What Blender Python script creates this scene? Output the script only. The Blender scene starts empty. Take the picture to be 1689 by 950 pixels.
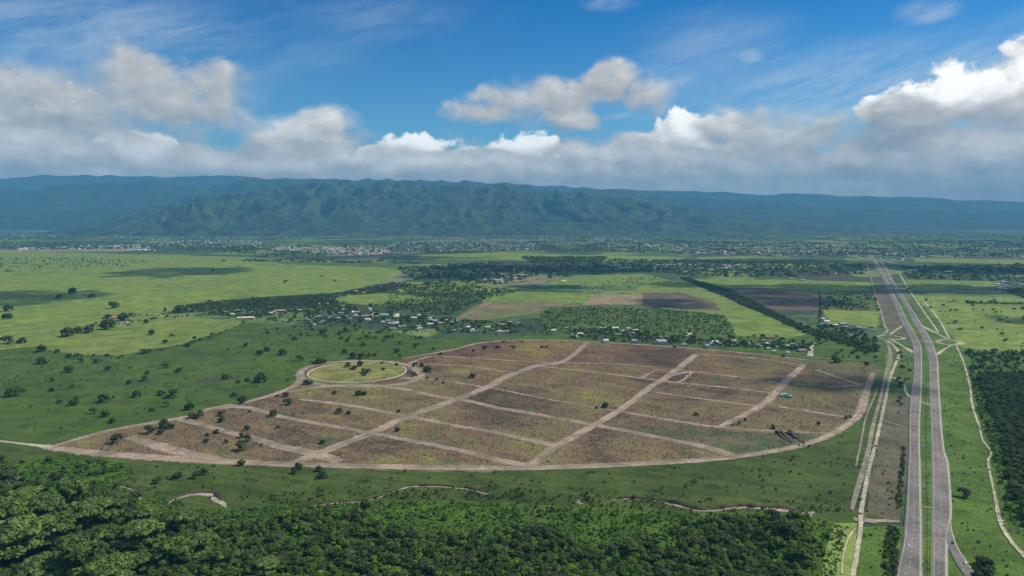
import bpy, bmesh, math, random
import numpy as np
from mathutils import Vector
from math import radians, sin, cos, tan, pi, atan2, asin, sqrt

random.seed(7); RNG = np.random.default_rng(7)
SC = bpy.context.scene
COL = SC.collection

# ------------------------------------------------------------------ camera
CAM_H, FPX, PITCH = 345.0, 1141.0, radians(6.0)
PW, PH = 1689.0, 950.0
cam = bpy.data.cameras.new('camera'); camo = bpy.data.objects.new('camera', cam); COL.objects.link(camo)
camo.location = (0, 0, CAM_H); camo.rotation_euler = (pi/2 - PITCH, 0, 0)
cam.sensor_width = 36; cam.lens = 36*FPX/PW; cam.clip_start = 1; cam.clip_end = 200000
SC.camera = camo

def pdir(px, py):
    u = (px-PW/2)/FPX; v = (PH/2-py)/FPX
    return (u, cos(PITCH)+v*sin(PITCH), -sin(PITCH)+v*cos(PITCH))
def gp(px, py):
    d = pdir(px, py); t = CAM_H/(-d[2]); return (d[0]*t, d[1]*t)
def azel(px, py):
    d = Vector(pdir(px, py)).normalized()
    return (atan2(d.x, d.y), asin(d.z))

# ------------------------------------------------------------------ light
SUN_EL, SUN_AZ = radians(47), radians(78)      # azimuth clockwise from +Y
sunv = Vector((sin(SUN_AZ)*cos(SUN_EL), cos(SUN_AZ)*cos(SUN_EL), sin(SUN_EL)))
sl = bpy.data.lights.new('sun', 'SUN'); so = bpy.data.objects.new('sun', sl); COL.objects.link(so)
sl.energy = 4.0; sl.angle = radians(0.53); sl.color = (1, 0.91, 0.77)
so.rotation_euler = sunv.to_track_quat('Z', 'Y').to_euler(); so.location = (0, 0, 5000)
SC.view_settings.view_transform = 'Standard'; SC.view_settings.look = 'None'
SC.view_settings.exposure = 0.25; SC.view_settings.gamma = 1
SC.render.engine = 'CYCLES'
cy = SC.cycles
cy.max_bounces = 4; cy.diffuse_bounces = 2; cy.glossy_bounces = 1; cy.transmission_bounces = 1
cy.volume_bounces = 0; cy.transparent_max_bounces = 12; cy.caustics_reflective = False; cy.caustics_refractive = False
cy.use_denoising = True
HAZE_DENSITY = 4.5e-5

# ------------------------------------------------------------------ node helper
class NT:
    def __init__(s, tree): s.t = tree; s.n = tree.nodes; s.l = tree.links
    def new(s, typ, **kw):
        n = s.n.new(typ)
        for k, v in kw.items(): setattr(n, k, v)
        return n
    def put(s, sock, v):
        if hasattr(v, 'is_output') or isinstance(v, bpy.types.NodeSocket): s.l.new(v, sock)
        elif v is not None: sock.default_value = v
    def m(s, op, a, b=None, c=None, clamp=False):
        n = s.new('ShaderNodeMath', operation=op, use_clamp=clamp)
        for i, v in enumerate((a, b, c)):
            if v is not None: s.put(n.inputs[i], v)
        return n.outputs[0]
    def vm(s, op, a, b=None, c=None, out=0):
        n = s.new('ShaderNodeVectorMath', operation=op)
        for i, v in enumerate((a, b, c)):
            if v is not None: s.put(n.inputs[i], v)
        return n.outputs[out]
    def mix(s, f, a, b, mode='MIX'):
        n = s.new('ShaderNodeMix', data_type='RGBA', blend_type=mode, clamp_factor=True)
        s.put(n.inputs[0], f); s.put(n.inputs[6], a if not isinstance(a, tuple) else (*a[:3], 1)); s.put(n.inputs[7], b if not isinstance(b, tuple) else (*b[:3], 1))
        return n.outputs[2]
    def noise(s, vec, scale, detail=5, rough=0.55, dist=0.0, dim='3D', col=False):
        n = s.new('ShaderNodeTexNoise', noise_dimensions=dim)
        s.put(n.inputs['Vector'], vec); n.inputs['Scale'].default_value = scale; n.inputs['Detail'].default_value = detail
        n.inputs['Roughness'].default_value = rough; n.inputs['Distortion'].default_value = dist
        return n.outputs['Color' if col else 'Fac']
    def rng(s, v, a, b, c=0.0, d=1.0, smooth=True):
        n = s.new('ShaderNodeMapRange', interpolation_type='SMOOTHSTEP' if smooth else 'LINEAR')
        s.put(n.inputs[0], v)
        for i, x in enumerate((a, b, c, d)): n.inputs[i+1].default_value = x
        return n.outputs[0]

# ------------------------------------------------------------------ world: sky and clouds at the horizon
world = bpy.data.worlds.new('World'); SC.world = world; world.use_nodes = True
def build_world():
    w = NT(world.node_tree); w.n.clear()
    out = w.new('ShaderNodeOutputWorld'); bg = w.new('ShaderNodeBackground'); bg.inputs[1].default_value = 0.1
    w.l.new(bg.outputs[0], out.inputs[0])
    sky = w.new('ShaderNodeTexSky', sky_type='NISHITA', sun_disc=False, sun_elevation=SUN_EL, sun_rotation=SUN_AZ,
                altitude=300, air_density=1.0, dust_density=0.6, ozone_density=3.0)
    tc = w.new('ShaderNodeTexCoord'); sep = w.new('ShaderNodeSeparateXYZ')
    nrm = w.vm('NORMALIZE', tc.outputs['Generated']); w.l.new(nrm, sep.inputs[0])
    X, Y, Z = sep.outputs
    az = w.m('ARCTAN2', X, Y); el = w.m('ARCSINE', Z)
    K = FPX/100.0                                    # about one unit per five degrees
    cmb = w.new('ShaderNodeCombineXYZ'); w.put(cmb.inputs[0], w.m('MULTIPLY', az, K)); w.put(cmb.inputs[1], w.m('MULTIPLY', el, K))
    P = cmb.outputs[0]
    def c(px, py):
        a, e = azel(px, py); return a*K, e*K
    # blue of the sky: deeper towards the top
    grad = w.rng(el, 0.03, 0.33)
    tint = w.mix(grad, (0.50, 0.92, 1.10), (0.015, 0.46, 0.86))
    skyc = w.mix(1.0, sky.outputs[0], tint, 'MULTIPLY')
    def union(vec, blobs, k=0.22):
        cur = None
        for (x, y, rx, ry) in blobs:
            cx, cyy = c(x, y); sx, sy = 100.0/rx, 100.0/ry
            L = w.vm('LENGTH', w.vm('MULTIPLY_ADD', vec, (sx, sy, 0), (-cx*sx, -cyy*sy, 0)), out=1)
            cur = L if cur is None else w.m('SMOOTH_MIN', cur, L, k)
        return w.m('SUBTRACT', 1.0, cur)
    def glows(vec, lst):
        g_ = None
        for (x, y, rx, ry, a) in lst:
            cx, cyy = c(x, y); sx, sy = 100.0/rx, 100.0/ry
            v = w.vm('LENGTH', w.vm('MULTIPLY_ADD', vec, (sx, sy, 0), (-cx*sx, -cyy*sy, 0)), out=1)
            g = w.m('MULTIPLY', w.rng(v, 1.5, 0.0), a); g_ = g if g_ is None else w.m('ADD', g_, g)
        return g_
    def fbm(vec, sc=1.5, rough=0.55, dist=0.15, off=0.0):
        return w.noise(w.vm('MULTIPLY_ADD', vec, (1.0, 1.35, 1), (off, off*0.7, off)), sc, 8, rough, dist)
    def ramp(L, stops):
        q = w.new('ShaderNodeValToRGB'); w.l.new(L, q.inputs[0]); cr = q.color_ramp
        cr.elements[0].position = stops[0][0]; cr.elements[0].color = (*stops[0][1], 1); cr.elements[1].position = stops[-1][0]; cr.elements[1].color = (*stops[-1][1], 1)
        for p_, c_ in stops[1:-1]:
            e = cr.elements.new(p_); e.color = (*c_, 1)
        return q.outputs[0]
    P2 = w.vm('ADD', P, (0.11, 0.17, 0))
    # the far layer: bright, crisp cumulus towers
    A = [(55, 170, 70, 40), (-60, 170, 110, 45), (692, 244, 62, 24), (640, 256, 50, 16), (862, 252, 62, 34), (905, 262, 40, 22), (1128, 225, 60, 42), (1075, 240, 50, 26), (232, 256, 58, 32), (500, 268, 90, 14), (1345, 290, 34, 18),
         (1650, 150, 110, 46), (1560, 165, 85, 34), (1480, 178, 60, 20), (1740, 135, 120, 60), (1900, 170, 150, 80), (-260, 200, 150, 70), (1120, 262, 90, 20), (1260, 250, 80, 24), (760, 262, 70, 18)]
    nA1, nA2 = fbm(P, 2.1, 0.58, 0.25, 3.0), fbm(P2, 2.1, 0.58, 0.25, 3.0)
    dA1 = w.m('MULTIPLY_ADD', nA1, 2.0, w.m('ADD', union(P, A), -0.95)); dA2 = w.m('MULTIPLY_ADD', nA2, 2.0, w.m('ADD', union(P2, A), -0.95))
    aA = w.rng(w.m('DIVIDE', dA1, 0.26, clamp=True), 0.0, 1.0)
    LA = w.m('MULTIPLY_ADD', w.m('SUBTRACT', dA1, dA2), 0.55, 0.60)
    LA = w.m('MULTIPLY_ADD', w.m('SUBTRACT', fbm(P, 4.5, 0.6, 0.2, 7.0), 0.5), 0.55, LA)
    LA = w.m('ADD', LA, glows(P, [(1620, 140, 110, 34, .35), (1130, 210, 45, 26, .22), (862, 240, 50, 20, .35), (690, 232, 50, 14, .3), (60, 155, 60, 26, .12), (55, 200, 90, 20, -.2), (1600, 195, 180, 20, -.3)]))
    LA = w.m('MINIMUM', w.m('MAXIMUM', LA, 0.0), 1.0)
    cA = ramp(LA, [(0.0, (4.0, 4.2, 4.4)), (0.4, (6.0, 6.0, 5.9)), (0.7, (8.8, 8.6, 8.2)), (1.0, (12.5, 12.3, 11.8))])
    # the near layer: broad soft grey masses and the low bank all round the horizon
    B = [(225, 168, 175, 66), (335, 172, 95, 48), (100, 180, 120, 50), (90, 235, 210, 56), (-90, 235, 200, 70), (500, 222, 108, 36), (545, 204, 50, 24), (440, 225, 50, 24), (880, 166, 100, 36), (1008, 142, 44, 38), (1065, 158, 50, 26), (800, 186, 60, 18), (930, 196, 60, 22),
         (1215, 212, 85, 36), (1290, 232, 80, 40), (1030, 252, 80, 34), (955, 250, 50, 24), (1400, 262, 100, 40), (1490, 212, 120, 38), (1610, 222, 160, 44), (1760, 210, 130, 60), (-250, 230, 160, 70), (1950, 230, 200, 70), (720, 268, 120, 20), (580, 262, 90, 18)]
    def dB(vec, n):
        s2 = w.new('ShaderNodeSeparateXYZ'); w.l.new(vec, s2.inputs[0])
        bump = w.noise(w.vm('MULTIPLY', vec, (0.9, 0.0, 1)), 1.3, 2, 0.5)
        band = w.m('MULTIPLY', w.m('SUBTRACT', w.m('MULTIPLY_ADD', bump, 0.9, 0.62), s2.outputs[1]), 1.25)
        floor_ = w.rng(s2.outputs[1], 1.2, 0.7, 0.0, 1.4)
        # broken cloud added overhead and behind, out of view, to whiten the fill light
        over = w.m('MULTIPLY_ADD', w.noise(vec, 0.35, 2, 0.5), 3.0, w.rng(el, 0.30, 0.48, -4.5, -1.35))
        f_ = w.m('MAXIMUM', w.m('ADD', w.m('MAXIMUM', union(vec, B, 0.3), band), floor_), over)
        return w.m('MULTIPLY_ADD', n, 1.9, w.m('ADD', f_, -0.74))
    nB1, nB2 = fbm(P, 1.5, 0.52, 0.1), fbm(P2, 1.5, 0.52, 0.1)
    dB1, dB2 = dB(P, nB1), dB(P2, nB2)
    wid = w.rng(w.noise(P, 0.8, 2, 0.5), 0.38, 0.62, 0.45, 1.25)
    aB = w.rng(w.m('DIVIDE', dB1, wid, clamp=True), 0.0, 1.0)
    holes = w.rng(w.noise(w.vm('MULTIPLY', P, (0.8, 1.5, 1)), 2.2, 5, 0.55), 0.58, 0.76, 1.0, 0.3)     # the bright layer shows through gaps
    aB = w.m('MULTIPLY', aB, w.m('MAXIMUM', holes, w.rng(el, 0.085, 0.05)))
    LB = w.m('MULTIPLY_ADD', w.m('SUBTRACT', dB1, dB2), 0.30, 0.50)
    LB = w.m('MULTIPLY_ADD', w.m('SUBTRACT', w.noise(w.vm('MULTIPLY', P, (1.0, 1.9, 1)), 2.3, 6, 0.58, 0.3), 0.5), 0.85, LB)
    LB = w.m('MULTIPLY_ADD', w.m('SUBTRACT', w.noise(w.vm('MULTIPLY', P, (1.0, 1.6, 1)), 6.0, 5, 0.6, 0.2), 0.5), 0.25, LB)
    LB = w.m('ADD', LB, glows(P, [(500, 200, 100, 26, .22), (480, 225, 90, 22, .16), (1200, 200, 90, 24, .14), (230, 245, 50, 22, .2), (130, 285, 70, 9, .2), (940, 270, 70, 12, .15), (470, 276, 80, 12, .2), (1440, 245, 70, 30, -.22), (1500, 212, 110, 30, -.22),
                               (230, 150, 150, 60, -.10), (880, 180, 100, 30, -.06), (1000, 160, 60, 30, -.1), (1620, 300, 110, 10, .14), (1640, 250, 100, 20, .08), (1390, 300, 70, 9, .16), (420, 258, 60, 12, -.15), (700, 282, 90, 9, .1), (1250, 300, 80, 8, .14), (1190, 268, 120, 14, -.1)]))
    LB = w.m('MINIMUM', w.m('MAXIMUM', LB, 0.0), 1.0)
    cB = ramp(LB, [(0.0, (2.9, 3.15, 3.4)), (0.3, (4.1, 4.15, 4.15)), (0.55, (5.4, 5.25, 5.0)), (0.8, (7.2, 7.0, 6.6)), (1.0, (9.0, 8.8, 8.4))])
    # high thin cloud: soft veil and wisps
    rot = w.new('ShaderNodeVectorRotate', rotation_type='Z_AXIS'); w.l.new(P, rot.inputs['Vector']); rot.inputs['Angle'].default_value = radians(-17)
    wv = w.noise(w.vm('MULTIPLY', rot.outputs[0], (0.30, 1.5, 1)), 1.3, 7, 0.6, 0.6)
    wf = w.noise(w.vm('MULTIPLY', rot.outputs[0], (0.6, 3.0, 1)), 3.5, 5, 0.65, 0.8)
    veil = None
    for (x, y, rx, ry, a) in [(1500, 150, 420, 85, .95), (1250, 170, 300, 60, .5), (1180, 80, 160, 70, .35), (1238, 92, 28, 16, .8), (1530, 18, 46, 20, .9), (1005, 6, 50, 14, .8),
                              (160, 60, 330, 90, .55), (600, 30, 260, 60, .22), (60, 100, 120, 30, .4), (350, 128, 22, 12, 1.0), (1100, 130, 80, 30, .6), (1040, 193, 60, 10, .9), (1380, 210, 60, 12, .8),(480, 80, 160, 50, .2), (1900, 60, 300, 70, .6), (-300, 40, 300, 70, .6)]:
        cx, cyy = c(x, y); sx, sy = 100.0/rx, 100.0/ry
        v = w.vm('MULTIPLY_ADD', rot.outputs[0] if False else P, (sx, sy, 0), (-cx*sx, -cyy*sy, 0))
        g = w.m('MULTIPLY', w.rng(w.vm('LENGTH', v, out=1), 1.15, 0.1), a)
        veil = g if veil is None else w.m('MAXIMUM', veil, g)
    hi = w.m('MULTIPLY', veil, w.m('MULTIPLY_ADD', w.rng(wf, 0.35, 0.75), 0.45, w.rng(wv, 0.30, 0.72)), clamp=True)
    hi = w.m('MULTIPLY', hi, 0.74)
    c1 = w.mix(hi, skyc, (5.6, 6.3, 7.0))
    c2 = w.mix(aB, w.mix(aA, c1, cA), cB)
    w.l.new(c2, bg.inputs[0])
build_world()

# ------------------------------------------------------------------ maths helpers
def _hash(ix, iy, seed):
    n = (ix.astype(np.int64)*374761393 + iy.astype(np.int64)*668265263 + seed*1442695041) & 0xffffffff
    n = ((n ^ (n >> 13))*1274126177) & 0xffffffff
    return ((n ^ (n >> 16)) & 0xffff)/65535.0
def gnoise(x, y, seed=0):
    x = np.asarray(x, float); y = np.asarray(y, float)
    ix, iy = np.floor(x), np.floor(y); fx, fy = x-ix, y-iy
    u = fx*fx*fx*(fx*(fx*6-15)+10); v = fy*fy*fy*(fy*(fy*6-15)+10)
    def g(dx, dy):
        a = _hash(ix+dx, iy+dy, seed)*2*pi
        return np.cos(a)*(fx-dx)+np.sin(a)*(fy-dy)
    return ((g(0, 0)*(1-u)+g(1, 0)*u)*(1-v)+(g(0, 1)*(1-u)+g(1, 1)*u)*v)*1.5
def fbm2(x, y, o=4, seed=0, gain=0.5):
    s, a, f = 0, 1, 1
    for i in range(o):
        s = s+a*gnoise(x*f, y*f, seed+i*17); a *= gain; f *= 2.03
    return s
def inside(poly, x, y):
    poly = np.asarray(poly); n = len(poly); r = np.zeros(len(x), bool); j = n-1
    for i in range(n):
        xi, yi = poly[i]; xj, yj = poly[j]
        if yi != yj:
            c = ((yi > y) != (yj > y)) & (x < (xj-xi)*(y-yi)/(yj-yi)+xi)
            r ^= c
        j = i
    return r
def catmull(pts, step):
    P = [np.array(p, float) for p in pts]; out = []
    for i in range(len(P)-1):
        p0 = P[max(i-1, 0)]; p1 = P[i]; p2 = P[i+1]; p3 = P[min(i+2, len(P)-1)]
        n = max(1, int(np.linalg.norm((p2-p1)[:2])/step))
        for k in range(n):
            t = k/n
            out.append(0.5*((2*p1)+(-p0+p2)*t+(2*p0-5*p1+4*p2-p3)*t*t+(-p0+3*p1-3*p2+p3)*t**3))
    out.append(P[-1]); return np.array(out)

# ------------------------------------------------------------------ object helpers
def obj(name, mesh, mat=None, parent=None, kind=None):
    o = bpy.data.objects.new(name, mesh); COL.objects.link(o)
    if mat is not None:
        mats = mat if isinstance(mat, (list, tuple)) else [mat]
        if len(mesh.materials) == 0:
            for m_ in mats: mesh.materials.append(m_)
    if parent: o.parent = parent
    if kind: o['kind'] = kind
    return o
def pymesh(name, v, f, smooth=False):
    m = bpy.data.meshes.new(name); m.from_pydata([tuple(map(float, p)) for p in v], [], [tuple(map(int, q)) for q in f]); m.update()
    if smooth: m.polygons.foreach_set('use_smooth', [True]*len(m.polygons))
    return m
def quads_mesh(name, V, F, smooth=False):
    """V (n,3), F (m,k) numpy, k = 3 or 4"""
    m = bpy.data.meshes.new(name); V = np.asarray(V, np.float32); F = np.asarray(F, np.int32); k = F.shape[1]
    m.vertices.add(len(V)); m.vertices.foreach_set('co', V.ravel())
    m.loops.add(F.size); m.loops.foreach_set('vertex_index', F.ravel())
    m.polygons.add(len(F)); m.polygons.foreach_set('loop_start', np.arange(0, F.size, k, dtype=np.int32))
    m.update(calc_edges=True); m.validate()
    if smooth: m.polygons.foreach_set('use_smooth', np.ones(len(m.polygons), bool))
    return m
def empty(name, loc, label, cat, rz=0, group=None):
    o = bpy.data.objects.new(name, None); COL.objects.link(o); o.location = loc; o.rotation_euler = (0, 0, rz); o.empty_display_size = 1
    o['label'] = label; o['category'] = cat
    if group: o['group'] = group
    return o
def tag(o, label, cat, group=None):
    o['label'] = label; o['category'] = cat
    if group: o['group'] = group
    return o

# ------------------------------------------------------------------ materials
def new_mat(name):
    m = bpy.data.materials.new(name); m.use_nodes = True; t = NT(m.node_tree); t.n.clear()
    out = t.new('ShaderNodeOutputMaterial'); b = t.new('ShaderNodeBsdfPrincipled'); t.l.new(b.outputs[0], out.inputs[0])
    b.inputs['Roughness'].default_value = 0.9; b.inputs['Specular IOR Level'].default_value = 0.15
    return m, t, b, out
def geo_pos(t): return t.new('ShaderNodeNewGeometry').outputs['Position']
def ground_mat(name, stops, scale=0.01, s2=0.08, fine=0.5, streak=None, edge=False, accent=None, bump=0.0, k1=(0.32, 0.68)):
    """stops: list of colours, mixed by broad noise; fine: strength of the fine mottling"""
    m, t, b, out = new_mat(name); P = geo_pos(t)
    n1 = t.noise(P, scale, 6, 0.6, 0.4)
    n2 = t.noise(P, s2, 6, 0.65, 0.2)
    v = t.m('ADD', t.m('MULTIPLY', n1, 0.6), t.m('MULTIPLY', n2, 0.4))
    r = t.new('ShaderNodeValToRGB'); t.l.new(t.rng(v, k1[0], k1[1], smooth=False), r.inputs[0])
    cr = r.color_ramp
    cr.elements[0].color = (*stops[0], 1); cr.elements[1].color = (*stops[-1], 1)
    for i, c in enumerate(stops[1:-1]):
        e = cr.elements.new((i+1)/(len(stops)-1)); e.color = (*c, 1)
    col = r.outputs[0]
    wide = t.noise(P, 0.018, 5, 0.65, 0.8)
    col = t.mix(0.8, col, t.mix(1.0, col, t.mix(t.rng(wide, 0.36, 0.64), (0.66, 0.72, 0.62), (1.38, 1.28, 1.3)), 'MULTIPLY'))
    if streak:   # mown / ploughed lines: (angle degrees, scale across, strength, colour)
        rt = t.new('ShaderNodeVectorRotate', rotation_type='Z_AXIS'); t.l.new(P, rt.inputs['Vector']); rt.inputs['Angle'].default_value = radians(streak[0])
        sn = t.noise(t.vm('MULTIPLY', rt.outputs[0], (0.08, 1, 1)), streak[1], 4, 0.6)
        col = t.mix(t.m('MULTIPLY', t.rng(sn, 0.45, 0.65), streak[2]), col, streak[3])
    if accent:   # (scale, threshold, softness, colour)
        an = t.noise(P, accent[0], 5, 0.6, 0.5)
        col = t.mix(t.rng(an, accent[1], accent[1]+accent[2]), col, accent[3])
    fn = t.noise(P, 0.45, 4, 0.7)
    col = t.mix(fine, col, t.mix(1.0, col, t.mix(t.rng(fn, 0.32, 0.68), (0.38, 0.40, 0.38), (1.6, 1.58, 1.5)), 'MULTIPLY'))
    t.l.new(col, b.inputs['Base Color'])
    if bump:
        bp = t.new('ShaderNodeBump'); bp.inputs['Strength'].default_value = 0.8; bp.inputs['Distance'].default_value = bump
        t.l.new(t.noise(P, 0.3, 5, 0.7), bp.inputs['Height']); t.l.new(bp.outputs[0], b.inputs['Normal'])
    if edge:
        ac = t.new('ShaderNodeAttribute', attribute_name='across'); wob = t.m('MULTIPLY_ADD', t.noise(P, 0.03, 3, 0.6), 0.5, -0.25)
        rut = t.m('ABSOLUTE', t.m('SINE', t.m('MULTIPLY', t.m('ADD', ac.outputs['Fac'], wob), 9.5)))
        rut = t.m('MULTIPLY', t.rng(rut, 0.55, 0.95), t.rng(t.noise(P, 0.04, 4, 0.6), 0.40, 0.60))
        col2 = t.mix(t.m('MULTIPLY', rut, 0.7), col, t.mix(1.0, col, (1.45, 1.42, 1.38), 'MULTIPLY'))
        drk = t.rng(t.noise(P, 0.06, 6, 0.7), 0.58, 0.70)
        col2 = t.mix(t.m('MULTIPLY', drk, 0.6), col2, (0.13, 0.115, 0.065))
        t.l.new(col2, b.inputs['Base Color'])
        at = t.new('ShaderNodeAttribute', attribute_name='edge')
        en = t.noise(P, 0.12, 5, 0.7)
        a = t.rng(t.m('ADD', at.outputs['Fac'], t.m('MULTIPLY', t.m('SUBTRACT', en, 0.5), 2.4)), 0.30, 0.60)
        tr = t.new('ShaderNodeBsdfTransparent'); mx = t.new('ShaderNodeMixShader')
        t.l.new(a, mx.inputs[0]); t.l.new(tr.outputs[0], mx.inputs[1]); t.l.new(b.outputs[0], mx.inputs[2]); t.l.new(mx.outputs[0], out.inputs[0])
    return m
def flat_mat(name, c, rough=0.6, spec=0.3, var=0.15, scale=0.3, metallic=0.0):
    m, t, b, out = new_mat(name); P = t.new('ShaderNodeTexCoord').outputs['Object']
    n = t.noise(P, scale, 5, 0.65)
    col = t.mix(t.rng(n, 0.3, 0.7), tuple(x*(1-var) for x in c), tuple(x*(1+var) for x in c))
    t.l.new(col, b.inputs['Base Color']); b.inputs['Roughness'].default_value = rough; b.inputs['Specular IOR Level'].default_value = spec
    b.inputs['Metallic'].default_value = metallic
    return m
def leaf_mat(name, c1, c2, c3, sc=0.25):
    m, t, b, out = new_mat(name)
    oi = t.new('ShaderNodeObjectInfo'); P = t.new('ShaderNodeTexCoord').outputs['Object']
    n = t.noise(P, sc, 4, 0.7)
    col = t.mix(oi.outputs['Random'], c1, c2)
    col = t.mix(t.rng(n, 0.42, 0.72), col, c3)
    gi = t.new('ShaderNodeNewGeometry')
    col = t.mix(0.75, col, t.mix(1.0, col, t.mix(gi.outputs['Random Per Island'], (0.55, 0.6, 0.55), (1.55, 1.5, 1.4)), 'MULTIPLY'))
    t.l.new(col, b.inputs['Base Color']); b.inputs['Roughness'].default_value = 0.75
    tl = t.new('ShaderNodeBsdfTranslucent'); t.l.new(t.mix(1.0, col, (1.1, 1.3, 0.6), 'MULTIPLY'), tl.inputs[0])
    mx = t.new('ShaderNodeMixShader'); mx.inputs[0].default_value = 0.22
    t.l.new(b.outputs[0], mx.inputs[1]); t.l.new(tl.outputs[0], mx.inputs[2]); t.l.new(mx.outputs[0], out.inputs[0])
    return m

# ------------------------------------------------------------------ the ground sheet
def plain_mat():
    m, t, b, out = new_mat('plain'); P = geo_pos(t)
    wp = t.vm('ADD', P, t.vm('MULTIPLY', t.noise(P, 0.002, 3, 0.5, col=True), (90, 90, 0)))
    rt = t.new('ShaderNodeVectorRotate', rotation_type='Z_AXIS'); t.l.new(wp, rt.inputs['Vector']); rt.inputs['Angle'].default_value = radians(14)
    vo = t.new('ShaderNodeTexVoronoi', feature='F1', distance='CHEBYCHEV'); t.l.new(t.vm('MULTIPLY', rt.outputs[0], (1.0, 0.75, 0)), vo.inputs['Vector']); vo.inputs['Scale'].default_value = 0.0024
    sp = t.new('ShaderNodeSeparateColor'); t.l.new(vo.outputs['Color'], sp.inputs[0])
    r = t.new('ShaderNodeValToRGB'); t.l.new(sp.outputs[0], r.inputs[0]); r.color_ramp.interpolation = 'CONSTANT'
    cols = [(0.0, (0.055, 0.095, 0.034)), (0.20, (0.075, 0.125, 0.040)), (0.36, (0.040, 0.070, 0.030)), (0.52, (0.11, 0.17, 0.048)), (0.66, (0.16, 0.22, 0.065)),
            (0.78, (0.06, 0.095, 0.040)), (0.88, (0.20, 0.19, 0.11)), (0.94, (0.07, 0.065, 0.050))]
    cr = r.color_ramp; cr.elements[0].color = (*cols[0][1], 1); cr.elements[1].position = cols[-1][0]; cr.elements[1].color = (*cols[-1][1], 1)
    for p_, c_ in cols[1:-1]:
        e = cr.elements.new(p_); e.color = (*c_, 1)
    n = t.noise(P, 0.012, 8, 0.7)
    col = t.mix(t.rng(n, 0.52, 0.60), r.outputs[0], (0.028, 0.055, 0.024))
    n2 = t.noise(P, 0.05, 6, 0.7)
    col = t.mix(0.7, col, t.mix(1.0, col, t.mix(t.rng(n2, 0.3, 0.7), (0.5, 0.5, 0.5), (1.5, 1.5, 1.4)), 'MULTIPLY'))
    t.l.new(col, b.inputs['Base Color']); return m
def build_ground():
    R, n = 32000.0, 64
    a = np.linspace(-R, R, n+1); X, Y = np.meshgrid(a, a); V = np.stack([X.ravel(), Y.ravel(), np.zeros(X.size)], 1)
    i = np.arange(n*(n+1)).reshape(n, n+1)[:, :-1].ravel(); F = np.stack([i, i+1, i+n+2, i+n+1], 1)
    obj('ground', quads_mesh('ground', V, F), plain_mat(), kind='structure')
build_ground()

LAYER = 0.10
def field(name, ppoly, mat, layer=1, jit=1.0, seed=0, world=False):
    layer = layer+seed*0.018
    pts = [np.array(p if world else gp(*p)) for p in ppoly]; out = []
    n = len(pts)
    for i in range(n):
        a, b_ = pts[i], pts[(i+1) % n]; L = np.linalg.norm(b_-a); d = np.linalg.norm((a+b_)/2)
        st = max(4.0, d*0.004)
        k = max(1, int(L/st))
        for j in range(k):
            p = a+(b_-a)*j/k; w_ = min(1.0, min(j, k-j)/4.0)
            nv = np.array([b_[1]-a[1], a[0]-b_[0]])/max(L, 1e-6)
            off = jit*(float(fbm2(p[0]/60, p[1]/60, 4, seed+3))*9*max(1, d/1500)*w_)
            q = p+nv*off; out.append((q[0], q[1], LAYER*layer))
    m = pymesh(name, out, [tuple(range(len(out)))])
    if m.polygons[0].normal.z < 0: m.flip_normals()
    return obj(name, m, mat, kind='structure')

G_bright = ground_mat('pasture_bright', [(0.1242, 0.185, 0.0324), (0.1674, 0.235, 0.0396), (0.2052, 0.265, 0.0504)], 0.003, 0.02, 0.45, streak=(4, 0.012, 0.35, (0.1296, 0.17, 0.036)), accent=(0.006, 0.58, 0.1, (0.108, 0.14, 0.036)))
G_lime = ground_mat('pasture_lime', [(0.1093, 0.1634, 0.0315), (0.1441, 0.215, 0.0405), (0.1689, 0.2322, 0.054)], 0.004, 0.03, 0.5)
G_mid = ground_mat('pasture_mid', [(0.108, 0.17, 0.036), (0.1512, 0.21, 0.0432), (0.1836, 0.23, 0.054)], 0.005, 0.03, 0.35, streak=(10, 0.04, 0.5, (0.1728, 0.2, 0.0576)))
G_pasture = ground_mat('pasture_green', [(0.03379, 0.05875, 0.01185), (0.04899, 0.09072, 0.01454), (0.06081, 0.1166, 0.01724), (0.08446, 0.1339, 0.02423)], 0.004, 0.03, 0.75, streak=(-8, 0.05, 0.5, (0.08446, 0.1253, 0.02962)), accent=(0.009, 0.57, 0.10, (0.05865, 0.07344, 0.0374)))  # greens kept dark to paint in thin cloud shade over this pasture
G_strip = ground_mat('grass_strip', [(0.02756, 0.04538, 0.01236), (0.04134, 0.06954, 0.0146), (0.0534, 0.0915, 0.01685), (0.07321, 0.1098, 0.02246)], 0.007, 0.05, 0.8, streak=(20, 0.07, 0.7, (0.08613, 0.1135, 0.03089)), accent=(0.02, 0.62, 0.08, (0.02584, 0.04392, 0.01123)))
G_verge = ground_mat('verge_grass', [(0.05301, 0.0969, 0.01774), (0.07229, 0.1357, 0.02218), (0.1012, 0.1599, 0.02851)], 0.012, 0.08, 0.8, accent=(0.02, 0.60, 0.1, (0.09639, 0.126, 0.03168)))
G_under = ground_mat('woodland_floor', [(0.03456, 0.0646, 0.01152), (0.05616, 0.114, 0.0144), (0.08208, 0.152, 0.02016)], 0.012, 0.08, 0.9)
G_scrubfar = ground_mat('scrub_ground', [(0.0432, 0.08, 0.0216), (0.0756, 0.12, 0.0288), (0.0918, 0.15, 0.036)], 0.006, 0.05, 0.6)
G_muddy = ground_mat('muddy_verge', [(0.0756, 0.085, 0.0324), (0.10, 0.10, 0.062), (0.13, 0.115, 0.08), (0.0864, 0.11, 0.036)], 0.02, 0.12, 0.6, streak=(80, 0.1, 0.5, (0.12, 0.11, 0.08)))
G_brownf = ground_mat('ploughed_field', [(0.085, 0.075, 0.055), (0.11, 0.09, 0.065), (0.12, 0.105, 0.07)], 0.003, 0.03, 0.35)
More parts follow.
